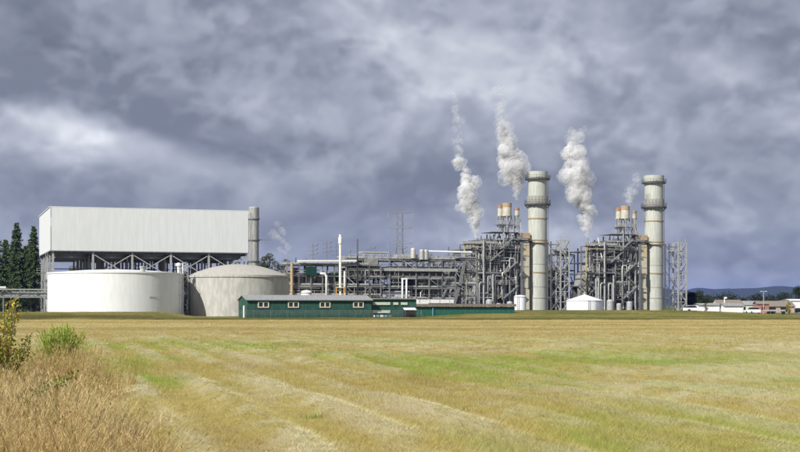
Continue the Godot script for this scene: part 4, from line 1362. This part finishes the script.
func right_side() -> void:
	gable("white_barn", "low white shed nearest the right lattice tower", spot(706.5, 330.0), 5.0, 4.0, 2.3, 0.35, M.white_paint, M.roof_grey, 6.0, [], "white sheds at the right")
	gable("white_barn", "middle low white shed with grey roof", spot(718.5, 336.0), 4.4, 4.0, 2.35, 0.35, M.white_paint, M.roof_grey, 6.0, [[0.2, 0.9, 0.7, 0.7]], "white sheds at the right")
	gable("white_barn", "rightmost low white shed with grey roof", spot(730.5, 328.0), 4.4, 4.5, 2.1, 0.5, M.white_paint, M.roof_grey, 4.0, [], "white sheds at the right")
	gable("grey_house", "grey roofed house behind the white sheds", spot(727, 420.0), 8.0, 6.0, 2.2, 1.6, M.shutter, M.roof_brown, 10.0, [[-2, 1.2, 1.0, 1.0], [2, 1.2, 1.0, 1.0]])
	gable("grey_house", "small pale house left of the red shack", spot(747, 430.0), 7.0, 6.0, 2.3, 1.2, M.shutter, M.roof_grey, -5.0, [[-1.5, 1.2, 1.0, 1.0], [1.5, 1.2, 1.0, 1.0]])
	gable("red_shack", "small brick red shack beside the tall lamp pole", spot(761, 380.0), 3.2, 4.0, 2.6, 0.7, M.brick_red, M.roof_brown, 0.0, [[0, 1.3, 0.8, 0.9]])
	gable("brown_house", "long building with brown roof and open carport", spot(776, 395.0), 8.2, 7.0, 1.9, 1.5, M.tan_wall, M.roof_brown, 4.0, [[-2.6, 0.8, 2.4, 1.5, "carport_opening"], [1.0, 0.9, 2.0, 1.3, "carport_opening"]])
	gable("long_white_building", "long white metal building at the right edge", spot(805, 400.0), 11.5, 8.0, 3.6, 0.35, M.white_paint, M.white_paint, 3.0, [[-3.5, 0.7, 1.6, 1.2, "bay_door"], [-1.2, 0.7, 1.6, 1.2, "bay_door"]])
	# lamp pole
	var t := thing("lamp_pole", "tall thin lamp pole standing before the far houses", "lamp pole", spot(763.3, 345.0))
	var h := high(291.5, 345.0)
	put("pole", lathe([Vector2(0.12, 0), Vector2(0.08, h), Vector2(0, h)], 10), M.steel_light, t)
	for s in [-1.0, 1.0]:
		bar(t, "arm", Vector3(0, h - 0.05, 0), Vector3(s * 0.5, h, 0), 0.09, M.steel_light)
		box(t, "lamp_head", Vector3(s * 0.55, h + 0.03, 0), Vector3(0.55, 0.22, 0.4), M.steel_light)
	# flag-like white post among the sheds
	t = thing("white_post", "slim white post with small top fitting among white sheds", "post", spot(724.3, 350.0))
	h = high(297.0, 350.0)
	put("pole", lathe([Vector2(0.16, 0), Vector2(0.14, h), Vector2(0, h)], 10), M.white_paint, t)
	box(t, "top_fitting", Vector3(0.25, h - 0.2, 0), Vector3(0.7, 0.4, 0.3), M.white_paint)
	# vehicles and trailer
	car(spot(752.5, 300.0), "white pickup parked left of the red shack", 100.0, M.car_white)
	car(spot(692.5, 330.0), "white car parked at the foot of the right lattice tower", 15.0, M.car_white)
	t = thing("flatbed_trailer", "long pale flatbed trailer parked before the brown roofed building", "trailer", spot(773.0, 312.0), 2.0)
	box(t, "bed", Vector3(0, 0.85, 0), Vector3(5.0, 0.18, 2.2), M.steel_light)
	box(t, "side_board", Vector3(0, 1.05, 1.08), Vector3(5.0, 0.16, 0.06), M.steel_light)
	for s in [-1.4, -0.4, 2.0]:
		var wl := put("wheel", lathe([Vector2(0, -0.12), Vector2(0.4, -0.12), Vector2(0.4, 0.12), Vector2(0, 0.12)], 20), M.tyre, t)
		wl.transform = Transform3D(Basis(Vector3.RIGHT, PI / 2), Vector3(s, 0.4, 1.0))
	# trees
	broadleaf("leafy_tree", spot(688, 470.0), 6.4, 3.2, "dark rounded tree just right of the right lattice tower", 301, "dark trees at the right", Color(0.045, 0.060, 0.020))
	broadleaf("leafy_tree", spot(697, 480.0), 6.6, 3.4, "widest dark tree behind the white sheds", 302, "dark trees at the right", Color(0.045, 0.062, 0.022))
	broadleaf("leafy_tree", spot(705, 460.0), 4.6, 2.8, "low dark tree sloping down behind the white sheds", 303, "dark trees at the right", Color(0.05, 0.062, 0.022))
	broadleaf("leafy_tree", spot(801, 520.0), 9.0, 4.4, "large dark tree cut by the right edge", 304, "dark trees at the right", Color(0.04, 0.06, 0.02))
	broadleaf("leafy_tree", spot(741, 560.0), 4.4, 3.2, "small dark tree left of the pale house", 305, "dark trees at the right", Color(0.045, 0.058, 0.022))
	broadleaf("leafy_tree", spot(769, 540.0), 5.0, 3.4, "small dark tree above the brown roof", 306, "dark trees at the right", Color(0.045, 0.058, 0.022))
	broadleaf("leafy_tree", spot(785, 640.0), 8.0, 5.0, "far dark tree left of the tree at right edge", 307, "dark trees at the right", Color(0.04, 0.055, 0.025))
	for q in [[722, 9.0], [755, 7.5], [775, 7.0], [735, 6.0], [710, 7.0]]:
		broadleaf("far_tree", spot(q[0], 900.0), q[1], 9.0, "far low tree on the horizon behind %s" % {722: "the white post", 755: "the parked pickup", 775: "the brown roof", 735: "the rightmost white shed", 710: "the low white shed"}[int(q[0])], 400 + int(q[0]), "far treeline", Color(0.045, 0.055, 0.028), 900, 1.4, 0.1)
	broadleaf("yellow_sapling", spot(788.5, 292.0), 3.1, 0.62, "slim yellow green sapling before the brown roofed building", 311, "", Color(0.30, 0.28, 0.03), 900, 0.16, 0.1)
	broadleaf("bare_shrub", spot(705.5, 318.0), 3.0, 0.6, "thin olive sapling before the low white shed", 312, "", Color(0.11, 0.10, 0.04), 500, 0.14, 0.3)

func car(at: Vector3, label: String, turn: float, m: Material) -> void:
	at.y = ground_h(at.x, -at.z)
	var t := thing("parked_car", label, "car", at, turn, "parked white cars")
	# side profile extruded with a tucked cabin
	var st := SurfaceTool.new()
	st.begin(Mesh.PRIMITIVE_TRIANGLES)
	var low := [Vector2(-2.2, 0.35), Vector2(2.2, 0.35), Vector2(2.25, 0.75), Vector2(1.2, 0.98), Vector2(-2.15, 1.0)]
	extrude(st, low, 0.85, 0.85)
	var b := st
	b.generate_normals()
	put("body", b.commit(), m, t)
	st = SurfaceTool.new()
	st.begin(Mesh.PRIMITIVE_TRIANGLES)
	extrude(st, [Vector2(-1.7, 0.97), Vector2(1.0, 0.97), Vector2(0.35, 1.5), Vector2(-1.3, 1.5)], 0.78, 0.62)
	st.generate_normals()
	put("cabin", st.commit(), M.glass, t)
	box(t, "roof", Vector3(-0.48, 1.53, 0), Vector3(1.6, 0.06, 1.3), m)
	for s in [-1.0, 1.0]:
		box(t, "headlight", Vector3(2.22, 0.68, s * 0.6), Vector3(0.08, 0.14, 0.32), M.steel_light)
		for x in [-1.35, 1.4]:
			var w := put("wheel", lathe([Vector2(0, -0.11), Vector2(0.2, -0.12), Vector2(0.33, -0.11), Vector2(0.33, 0.11), Vector2(0.2, 0.12), Vector2(0, 0.11)], 18), M.tyre, t)
			w.transform = Transform3D(Basis(Vector3.RIGHT, PI / 2), Vector3(x, 0.33, s * 0.78))

func extrude(st: SurfaceTool, p: Array, z0: float, z1: float) -> void:   # half width z0 at the lowest point, z1 at the highest
	var lo := 1e9
	var hi := -1e9
	for q in p:
		lo = minf(lo, q.y); hi = maxf(hi, q.y)
	var a := []
	var b := []
	for q in p:
		var z := lerpf(z0, z1, (q.y - lo) / (hi - lo))
		a.append(Vector3(q.x, q.y, z)); b.append(Vector3(q.x, q.y, -z))
	for i in p.size():
		var j := (i + 1) % p.size()
		face(st, a[j], a[i], b[i], b[j])
	for i in range(1, p.size() - 1):
		st.add_vertex(a[0]); st.add_vertex(a[i + 1]); st.add_vertex(a[i])
		st.add_vertex(b[0]); st.add_vertex(b[i]); st.add_vertex(b[i + 1])

func hills() -> void:
	var n := FastNoiseLite.new()
	n.seed = 3
	n.frequency = 0.0009
	n.fractal_octaves = 4
	for row in [[6500.0, 92.0, "near wooded ridge on the far horizon", 1.0], [8200.0, 122.0, "far wooded ridge beyond the nearer ridge", 2.0]]:
		var st := SurfaceTool.new()
		st.begin(Mesh.PRIMITIVE_TRIANGLES)
		st.set_smooth_group(1)
		var cols := 160
		var rows := 14
		var p := []
		for j in rows + 1:
			for i in cols + 1:
				var x: float = lerpf(-7500.0, 7500.0, float(i) / cols)
				var f := float(j) / rows
				var shape := sin(PI * minf(f, 0.999)) 
				var h: float = row[1] * (0.80 + 0.55 * n.get_noise_2d(x * 1.1, row[3] * 900.0) + 0.22 * n.get_noise_2d(x * 3.0, f * 500.0 + row[3] * 100.0)) * shape
				h *= 0.55 + 0.45 * sm(200.0, 1700.0, x)
				p.append(Vector3(x, h - 4.0, -row[0] - (f - 0.5) * 1800.0))
		for j in rows:
			for i in cols:
				var a: int = j * (cols + 1) + i
				quad(st, p[a], p[a + 1], p[a + cols + 2], p[a + cols + 1])
		st.generate_normals()
		var o := put("hills", st.commit(), M.forest)
		tag(o, row[2], "hills", "", "structure")

# ---------------------------------------------------------------- steam
func plume(label: String, path: Array, depth: float, count: int, sd: int, mesh: Mesh) -> void:
	rng.seed = sd
	var nz := FastNoiseLite.new()
	nz.seed = sd
	nz.frequency = 0.16
	nz.fractal_octaves = 3
	var scale := depth / FOCAL
	# billows: lumps strung along the rising path
	var lumps := []
	var total := 0.0
	for i in path.size() - 1:
		var a = path[i]
		var b = path[i + 1]
		var steps := 5
		for k in steps:
			for side in 4:
				var f := (k + rng.randf()) / steps
				var w: float = lerpf(a[2], b[2], f)
				var dens: float = lerpf(a[3], b[3], f)
				var p := Vector3((lerpf(a[0], b[0], f) - 400.0) * scale, EYE + (305.0 - lerpf(a[1], b[1], f)) * scale, -depth)
				var r := w * scale * rng.randf_range(0.50, 0.98)
				p += rand_dir() * Vector3(1, 0.6, 1) * (w * scale - r * 0.8) * rng.randf_range(0.3, 1.0)
				var len := Vector2(a[0] - b[0], a[1] - b[1]).length() / steps * scale
				var weight := dens * w * scale * len * rng.randf_range(0.5, 1.5)
				lumps.append([p, r, weight, dens])
				total += weight
	var base: Vector3 = lumps[0][0]
	base.y = 0.0
	var thick := PackedFloat32Array()   # dense rolling billows
	var thin := PackedFloat32Array()    # torn, fading steam
	for l in lumps:
		var wispy: bool = l[3] < 0.36
		var n := int(count * l[2] / total * (1.5 if wispy else 1.0) + rng.randf())
		for i in n:
			var p: Vector3 = l[0] + rand_dir() * l[1] * pow(rng.randf(), 0.45) * 0.9
			p += Vector3(nz.get_noise_3dv(p), nz.get_noise_3dv(p + Vector3(50, 0, 0)), nz.get_noise_3dv(p + Vector3(0, 50, 0))) * l[1] * 0.8
			var q := Basis.from_euler(Vector3(rng.randf(), rng.randf(), rng.randf()) * TAU).scaled(Vector3.ONE * l[1] * rng.randf_range(0.3, 0.75))
			(thin if wispy else thick).append_array(PackedFloat32Array([q.x.x, q.y.x, q.z.x, p.x - base.x, q.x.y, q.y.y, q.z.y, p.y, q.x.z, q.y.z, q.z.z, p.z - base.z]))
	var o := Node3D.new()
	o.name = numbered("steam_plume")
	o.position = base
	add_child(o)
	tag(o, label, "steam", "steam plumes", "stuff")
	for part in [["billows", mesh, thick, M.steam], ["wisps", mesh, thin, M.steam_thin]]:
		if part[2].size() == 0:
			continue
		var mm := MultiMesh.new()
		mm.transform_format = MultiMesh.TRANSFORM_3D
		mm.mesh = part[1]
		mm.instance_count = part[2].size() / 12
		mm.buffer = part[2]
		var q := MultiMeshInstance3D.new()
		q.name = part[0]
		q.multimesh = mm
		q.material_override = part[3]
		q.set_meta("kind", "stuff")
		o.add_child(q, true)

func steam() -> void:
	var bm := SphereMesh.new()
	bm.radius = 1.0; bm.height = 2.0; bm.radial_segments = 20; bm.rings = 12
	var bst := SurfaceTool.new()
	bst.begin(Mesh.PRIMITIVE_TRIANGLES)
	bst.set_smooth_group(1)
	var arr := bm.get_mesh_arrays()
	for i in arr[Mesh.ARRAY_INDEX]:
		var q: Vector3 = arr[Mesh.ARRAY_VERTEX][i]
		bst.add_vertex(q * (0.9 + 0.5 * n_mid.get_noise_3dv(q * 7.0)))
	bst.generate_normals()
	var droplet := bst.commit()
	plume("white steam plume rising from the left boiler's tall pipe", [[477, 240, 1.5, 1.0], [476, 228, 5, 1.0], [472, 212, 9, 1.0], [467, 197, 11, 0.9], [466, 184, 10, 0.75], [463, 172, 6.5, 0.5], [461, 162, 7.5, 0.42], [457, 152, 6, 0.16], [457, 132, 6.5, 0.07], [455, 112, 6.5, 0.07], [453, 94, 6, 0.02]], 425.0, 330, 501, droplet)
	plume("white steam plume rising left of the left stack's top", [[517, 204, 1.2, 0.25], [517, 192, 4, 0.6], [515, 180, 9, 0.8], [513, 167, 13.5, 0.85], [510, 153, 13, 0.7], [505, 142, 11, 0.32], [501, 124, 9, 0.10], [502, 104, 8.5, 0.06], [497, 76, 7, 0.02]], 430.0, 320, 502, droplet)
	plume("broad white steam plume rising between the two stacks", [[588, 242, 1.5, 1.0], [587, 228, 5.5, 1.0], [585, 212, 9.5, 1.0], [580, 195, 12.5, 0.9], [578, 178, 13.5, 0.8], [573, 164, 12.5, 0.7], [575, 150, 11.5, 0.5], [577, 138, 10, 0.25], [579, 128, 7, 0.05]], 440.0, 370, 503, droplet)
	plume("thin wisp of steam left of the right stack", [[630, 208, 1.5, 0.25], [630, 200, 5, 0.22], [632, 190, 8, 0.14], [636, 182, 8, 0.06]], 436.0, 20, 504, droplet)
	plume("faint distant steam drifting right of the upright duct", [[286, 254, 6, 0.3], [282, 242, 9, 0.25], [279, 228, 11, 0.15], [276, 214, 11, 0.05]], 640.0, 14, 505, droplet)

# ---------------------------------------------------------------- materials
func materials() -> void:
	M.steel = paint(lin(0.16, 0.163, 0.162), lin(0.27, 0.273, 0.268), 0.55, 0.25, Vector3(0.3, 0.1, 0.3), 101)
	M.steel_light = paint(lin(0.32, 0.325, 0.32), lin(0.46, 0.465, 0.45), 0.5, 0.15, Vector3(0.3, 0.1, 0.3), 102)
	M.steel_dark = paint(lin(0.085, 0.085, 0.09), lin(0.17, 0.165, 0.16), 0.65, 0.2, Vector3(0.3, 0.1, 0.3), 103)
	M.fan_ring = paint(lin(0.20, 0.21, 0.22), lin(0.30, 0.30, 0.31), 0.7, 0.0, Vector3(0.2, 0.2, 0.2), 104)
	M.casing = paint(lin(0.20, 0.20, 0.195), lin(0.32, 0.315, 0.30), 0.7, 0.1, Vector3(0.2, 0.06, 0.2), 105)
	M.insulation = paint(lin(0.46, 0.45, 0.41), lin(0.62, 0.61, 0.58), 0.45, 0.3, Vector3(0.3, 0.3, 0.3), 106)
	M.stack = paint(lin(0.39, 0.405, 0.355), lin(0.51, 0.525, 0.475), 0.6, 0.0, Vector3(0.22, 0.018, 0.22), 107, 0.018)
	M.ring = paint(lin(0.26, 0.26, 0.23), lin(0.40, 0.40, 0.36), 0.7, 0.0, Vector3(0.3, 0.3, 0.3), 108)
	M.ring_rust = paint(lin(0.26, 0.19, 0.10), lin(0.42, 0.36, 0.24), 0.8, 0.0, Vector3(0.35, 0.35, 0.35), 109)
	M.screen = paint(lin(0.25, 0.25, 0.23), lin(0.40, 0.39, 0.35), 0.7, 0.1, Vector3(0.4, 0.4, 0.4), 110)
	M.cream = paint(lin(0.42, 0.40, 0.325), lin(0.54, 0.525, 0.445), 0.65, 0.0, Vector3(0.25, 0.05, 0.25), 111)
	M.cream_panel = paint(lin(0.46, 0.43, 0.33), lin(0.56, 0.53, 0.43), 0.65, 0.0, Vector3(0.25, 0.08, 0.25), 112)
	M.cream_rust = paint(lin(0.46, 0.36, 0.20), lin(0.58, 0.53, 0.40), 0.75, 0.0, Vector3(0.25, 0.10, 0.25), 113)
	M.rust = paint(lin(0.32, 0.22, 0.12), lin(0.46, 0.37, 0.25), 0.9, 0.0, Vector3(0.3, 0.15, 0.3), 114)
	M.rust_dark = paint(lin(0.26, 0.14, 0.09), lin(0.40, 0.27, 0.18), 0.9, 0.0, Vector3(0.3, 0.15, 0.3), 115)
	M.rusty_tan = paint(lin(0.34, 0.23, 0.12), lin(0.50, 0.40, 0.27), 0.85, 0.0, Vector3(0.3, 0.15, 0.3), 116)
	M.orange_rust = paint(lin(0.50, 0.22, 0.04), lin(0.60, 0.34, 0.10), 0.8, 0.0, Vector3(0.3, 0.3, 0.3), 117)
	M.yellow_steel = paint(lin(0.38, 0.35, 0.18), lin(0.50, 0.47, 0.27), 0.6, 0.0, Vector3(0.3, 0.3, 0.3), 118)
	M.white_paint = paint(lin(0.68, 0.68, 0.66), lin(0.82, 0.82, 0.80), 0.5, 0.0, Vector3(0.3, 0.1, 0.3), 119)
	M.tank_white = paint(lin(0.70, 0.715, 0.72), lin(0.76, 0.775, 0.78), 0.45, 0.0, Vector3(0.12, 0.02, 0.12), 120)
	M.clad = paint(lin(0.635, 0.655, 0.65), lin(0.675, 0.695, 0.69), 0.55, 0.0, Vector3(0.08, 0.01, 0.08), 121)
	M.clad_b = paint(lin(0.63, 0.65, 0.645), lin(0.67, 0.69, 0.685), 0.55, 0.0, Vector3(0.08, 0.01, 0.08), 122)
	M.clad_c = paint(lin(0.64, 0.66, 0.655), lin(0.68, 0.70, 0.695), 0.55, 0.0, Vector3(0.08, 0.01, 0.08), 123)
	M.pale_screen = paint(lin(0.36, 0.40, 0.45), lin(0.48, 0.52, 0.57), 0.7, 0.0, Vector3(0.2, 0.2, 0.2), 124)
	M.duct_grey = paint(lin(0.26, 0.265, 0.255), lin(0.40, 0.40, 0.375), 0.6, 0.1, Vector3(0.25, 0.03, 0.25), 125)
	M.concrete = paint(lin(0.37, 0.365, 0.335), lin(0.47, 0.465, 0.435), 0.85, 0.0, Vector3(0.10, 0.03, 0.10), 126)
	M.concrete_dome = paint(lin(0.34, 0.325, 0.285), lin(0.43, 0.415, 0.375), 0.9, 0.0, Vector3(0.14, 0.14, 0.14), 127)
	M.plate = plain(lin(0.5, 0.51, 0.51))
	M.green_wall = paint(lin(0.018, 0.066, 0.050), lin(0.036, 0.098, 0.076), 0.55, 0.0, Vector3(0.2, 0.06, 0.2), 128)
	M.green_dark = plain(lin(0.012, 0.05, 0.04), 0.6)
	M.green_bright = paint(lin(0.02, 0.10, 0.074), lin(0.038, 0.135, 0.10), 0.5, 0.0, Vector3(0.2, 0.06, 0.2), 129)
	M.roof_grey = paint(lin(0.27, 0.27, 0.27), lin(0.38, 0.38, 0.375), 0.5, 0.2, Vector3(0.15, 0.15, 0.15), 130)
	M.roof_brown = paint(lin(0.17, 0.14, 0.115), lin(0.27, 0.23, 0.19), 0.8, 0.0, Vector3(0.2, 0.2, 0.2), 131)
	M.window_cream = plain(lin(0.62, 0.58, 0.47), 0.6)
	M.shutter = paint(lin(0.46, 0.50, 0.40), lin(0.58, 0.62, 0.52), 0.6, 0.0, Vector3(0.3, 0.3, 0.3), 132)
	M.blue_paint = plain(lin(0.16, 0.34, 0.45), 0.5)
	M.black = plain(lin(0.015, 0.015, 0.018), 0.6)
	M.brick_red = paint(lin(0.28, 0.12, 0.09), lin(0.38, 0.19, 0.15), 0.85, 0.0, Vector3(0.4, 0.4, 0.4), 133)
	M.tan_wall = paint(lin(0.36, 0.28, 0.18), lin(0.46, 0.37, 0.25), 0.8, 0.0, Vector3(0.3, 0.3, 0.3), 134)
	M.car_white = plain(lin(0.78, 0.78, 0.78), 0.25)
	M.tyre = plain(lin(0.02, 0.02, 0.02), 0.9)
	var gl := plain(lin(0.015, 0.018, 0.022), 0.08)
	gl.metallic_specular = 0.6
	M.glass = gl
	M.bark = paint(lin(0.09, 0.065, 0.045), lin(0.16, 0.12, 0.085), 0.9, 0.0, Vector3(0.8, 0.3, 0.8), 135)
	M.green_stem = plain(lin(0.10, 0.16, 0.03), 0.7)
	M.needles = leaf_mat(Color.WHITE, 0.25)
	M.leaves = leaf_mat(Color.WHITE, 0.8)
	M.weed = leaf_mat(lin(0.22, 0.31, 0.06), 0.8)
	M.forest = paint(lin(0.022, 0.032, 0.022), lin(0.045, 0.058, 0.035), 0.95, 0.0, Vector3(0.004, 0.004, 0.004), 136)
	var s := plain(lin(0.96, 0.96, 0.97), 1.0)
	s.transparency = BaseMaterial3D.TRANSPARENCY_ALPHA
	s.albedo_color.a = 0.17
	s.metallic_specular = 0.0
	s.backlight_enabled = true
	s.backlight = Color(1, 1, 1)
	M.steam = s
	var s2: StandardMaterial3D = s.duplicate()
	s2.albedo_color.a = 0.065
	M.steam_thin = s2

# ---------------------------------------------------------------- build
func _ready() -> void:
	# camera: level, lens shifted up, so that uprights stay upright
	var cam := Camera3D.new()
	cam.name = "camera"
	cam.projection = Camera3D.PROJECTION_FRUSTUM
	cam.near = 0.5
	cam.far = 20000.0
	cam.size = 0.5 * 452.0 / FOCAL
	cam.frustum_offset = Vector2(0.0, 0.5 * 79.0 / FOCAL)
	cam.position = Vector3(0, EYE, 0)
	add_child(cam)
	cam.current = true
	# sky, air and exposure
	var sky := Sky.new()
	var pan := PanoramaSkyMaterial.new()
	pan.panorama = make_sky()
	sky.sky_material = pan
	var env := Environment.new()
	env.background_mode = Environment.BG_SKY
	env.sky = sky
	env.tonemap_mode = Environment.TONE_MAPPER_LINEAR
	env.tonemap_exposure = 1.2
	env.fog_enabled = true
	env.fog_density = 0.000042
	env.fog_light_color = Color(0.34, 0.46, 0.85)
	env.sdfgi_enabled = true
	env.ssao_enabled = true
	env.ssil_enabled = true
	var we := WorldEnvironment.new()
	we.name = "air"
	we.environment = env
	add_child(we)
	# sun: over the left shoulder
	var sun := DirectionalLight3D.new()
	sun.name = "sun"
	sun.light_energy = 1.58
	sun.light_color = Color(1.0, 0.985, 0.955)
	sun.light_angular_distance = 0.6
	sun.shadow_enabled = true
	var az := deg_to_rad(38.0)
	var el := deg_to_rad(38.0)
	var to_sun := Vector3(-sin(az) * cos(el), sin(el), cos(az) * cos(el))
	sun.look_at_from_position(to_sun * 100.0, Vector3.ZERO)
	add_child(sun)

	unit_box = BoxMesh.new()
	unit_rod = CylinderMesh.new()
	unit_rod.top_radius = 0.5; unit_rod.bottom_radius = 0.5; unit_rod.height = 1.0
	unit_rod.radial_segments = 14; unit_rod.rings = 0
	materials()
	make_ground()
	hills()
	condenser()
	tanks()
	sheds()
	var s1 := spot(537.4, 430.0)
	var s2 := spot(653.6, 443.0)
	exhaust_stack(s1, "left tall pale green grey exhaust stack with ring platforms", M.steel)
	exhaust_stack(s2, "right tall pale green grey exhaust stack with ring platforms", M.steel)
	boiler_unit(s1, "left boiler in its maze of grey steel left of the left stack", 61)
	boiler_unit(s2, "right boiler in its maze of grey steel left of the right stack", 64)
	stair_tower_by_stack(spot(562.5, 420.0), "pale lattice tower just right of the left stack")
	stair_tower_by_stack(spot(679.5, 436.0), "pale lattice tower just right of the right stack")
	middle()
	right_side()
	for c in [[-6, 220, 5.6], [17, 223.5, 5.6], [34, 227, 4.8], [6, 240, 4.6], [26, 246, 4.4], [-14, 232, 5.0]]:
		var d := 425.0 if c[1] < 230 else 440.0
		conifer(spot(c[0], d), high(c[1], d), c[2], {-6: "tall dark fir cut by the left edge", 17: "tallest dark fir left of the white box", 34: "dark fir close beside the white box", 6: "shorter fir between the two left firs", 26: "shortest fir behind the gap left of white box", -14: "dark fir mostly beyond the left edge"}[c[0]], 700 + c[0], "dark firs at the left edge")
	for k in 5:
		broadleaf("hedge_shrub", spot(4 + k * 9, 400.0), high(297.0 - (k % 2) * 2.0, 400.0), 2.6, "%s dark shrub from the left edge under the pipe bridge" % ["first", "second", "third", "fourth", "fifth"][k], 720 + k, "dark shrubs under the pipe bridge", Color(0.03, 0.045, 0.018), 900, 0.4, 0.05)
	broadleaf("leafy_tree", spot(72, 470.0), high(255, 470.0), 2.6, "yellow green tree seen under the white box", 731, "", Color(0.17, 0.18, 0.03), 1500, 0.5)
	for q in [[263, 255.0, "olive tree between upright duct and steam pipes"], [273, 258.0, "olive tree with bare top behind the domed tank"], [283, 256.0, "green tree right behind the domed tank's edge"], [268, 250.0, "tallest olive tree behind the domed tank"], [278, 261.0, "lowest bushy tree behind the domed tank"]]:
		broadleaf("leafy_tree", spot(q[0], 520.0), high(q[1], 520.0), 3.2, q[2], 740 + int(q[0]), "trees behind the domed tank", Color(0.085, 0.095, 0.03), 1500, 0.55)
	steam()
	near_plants()
	make_grass()
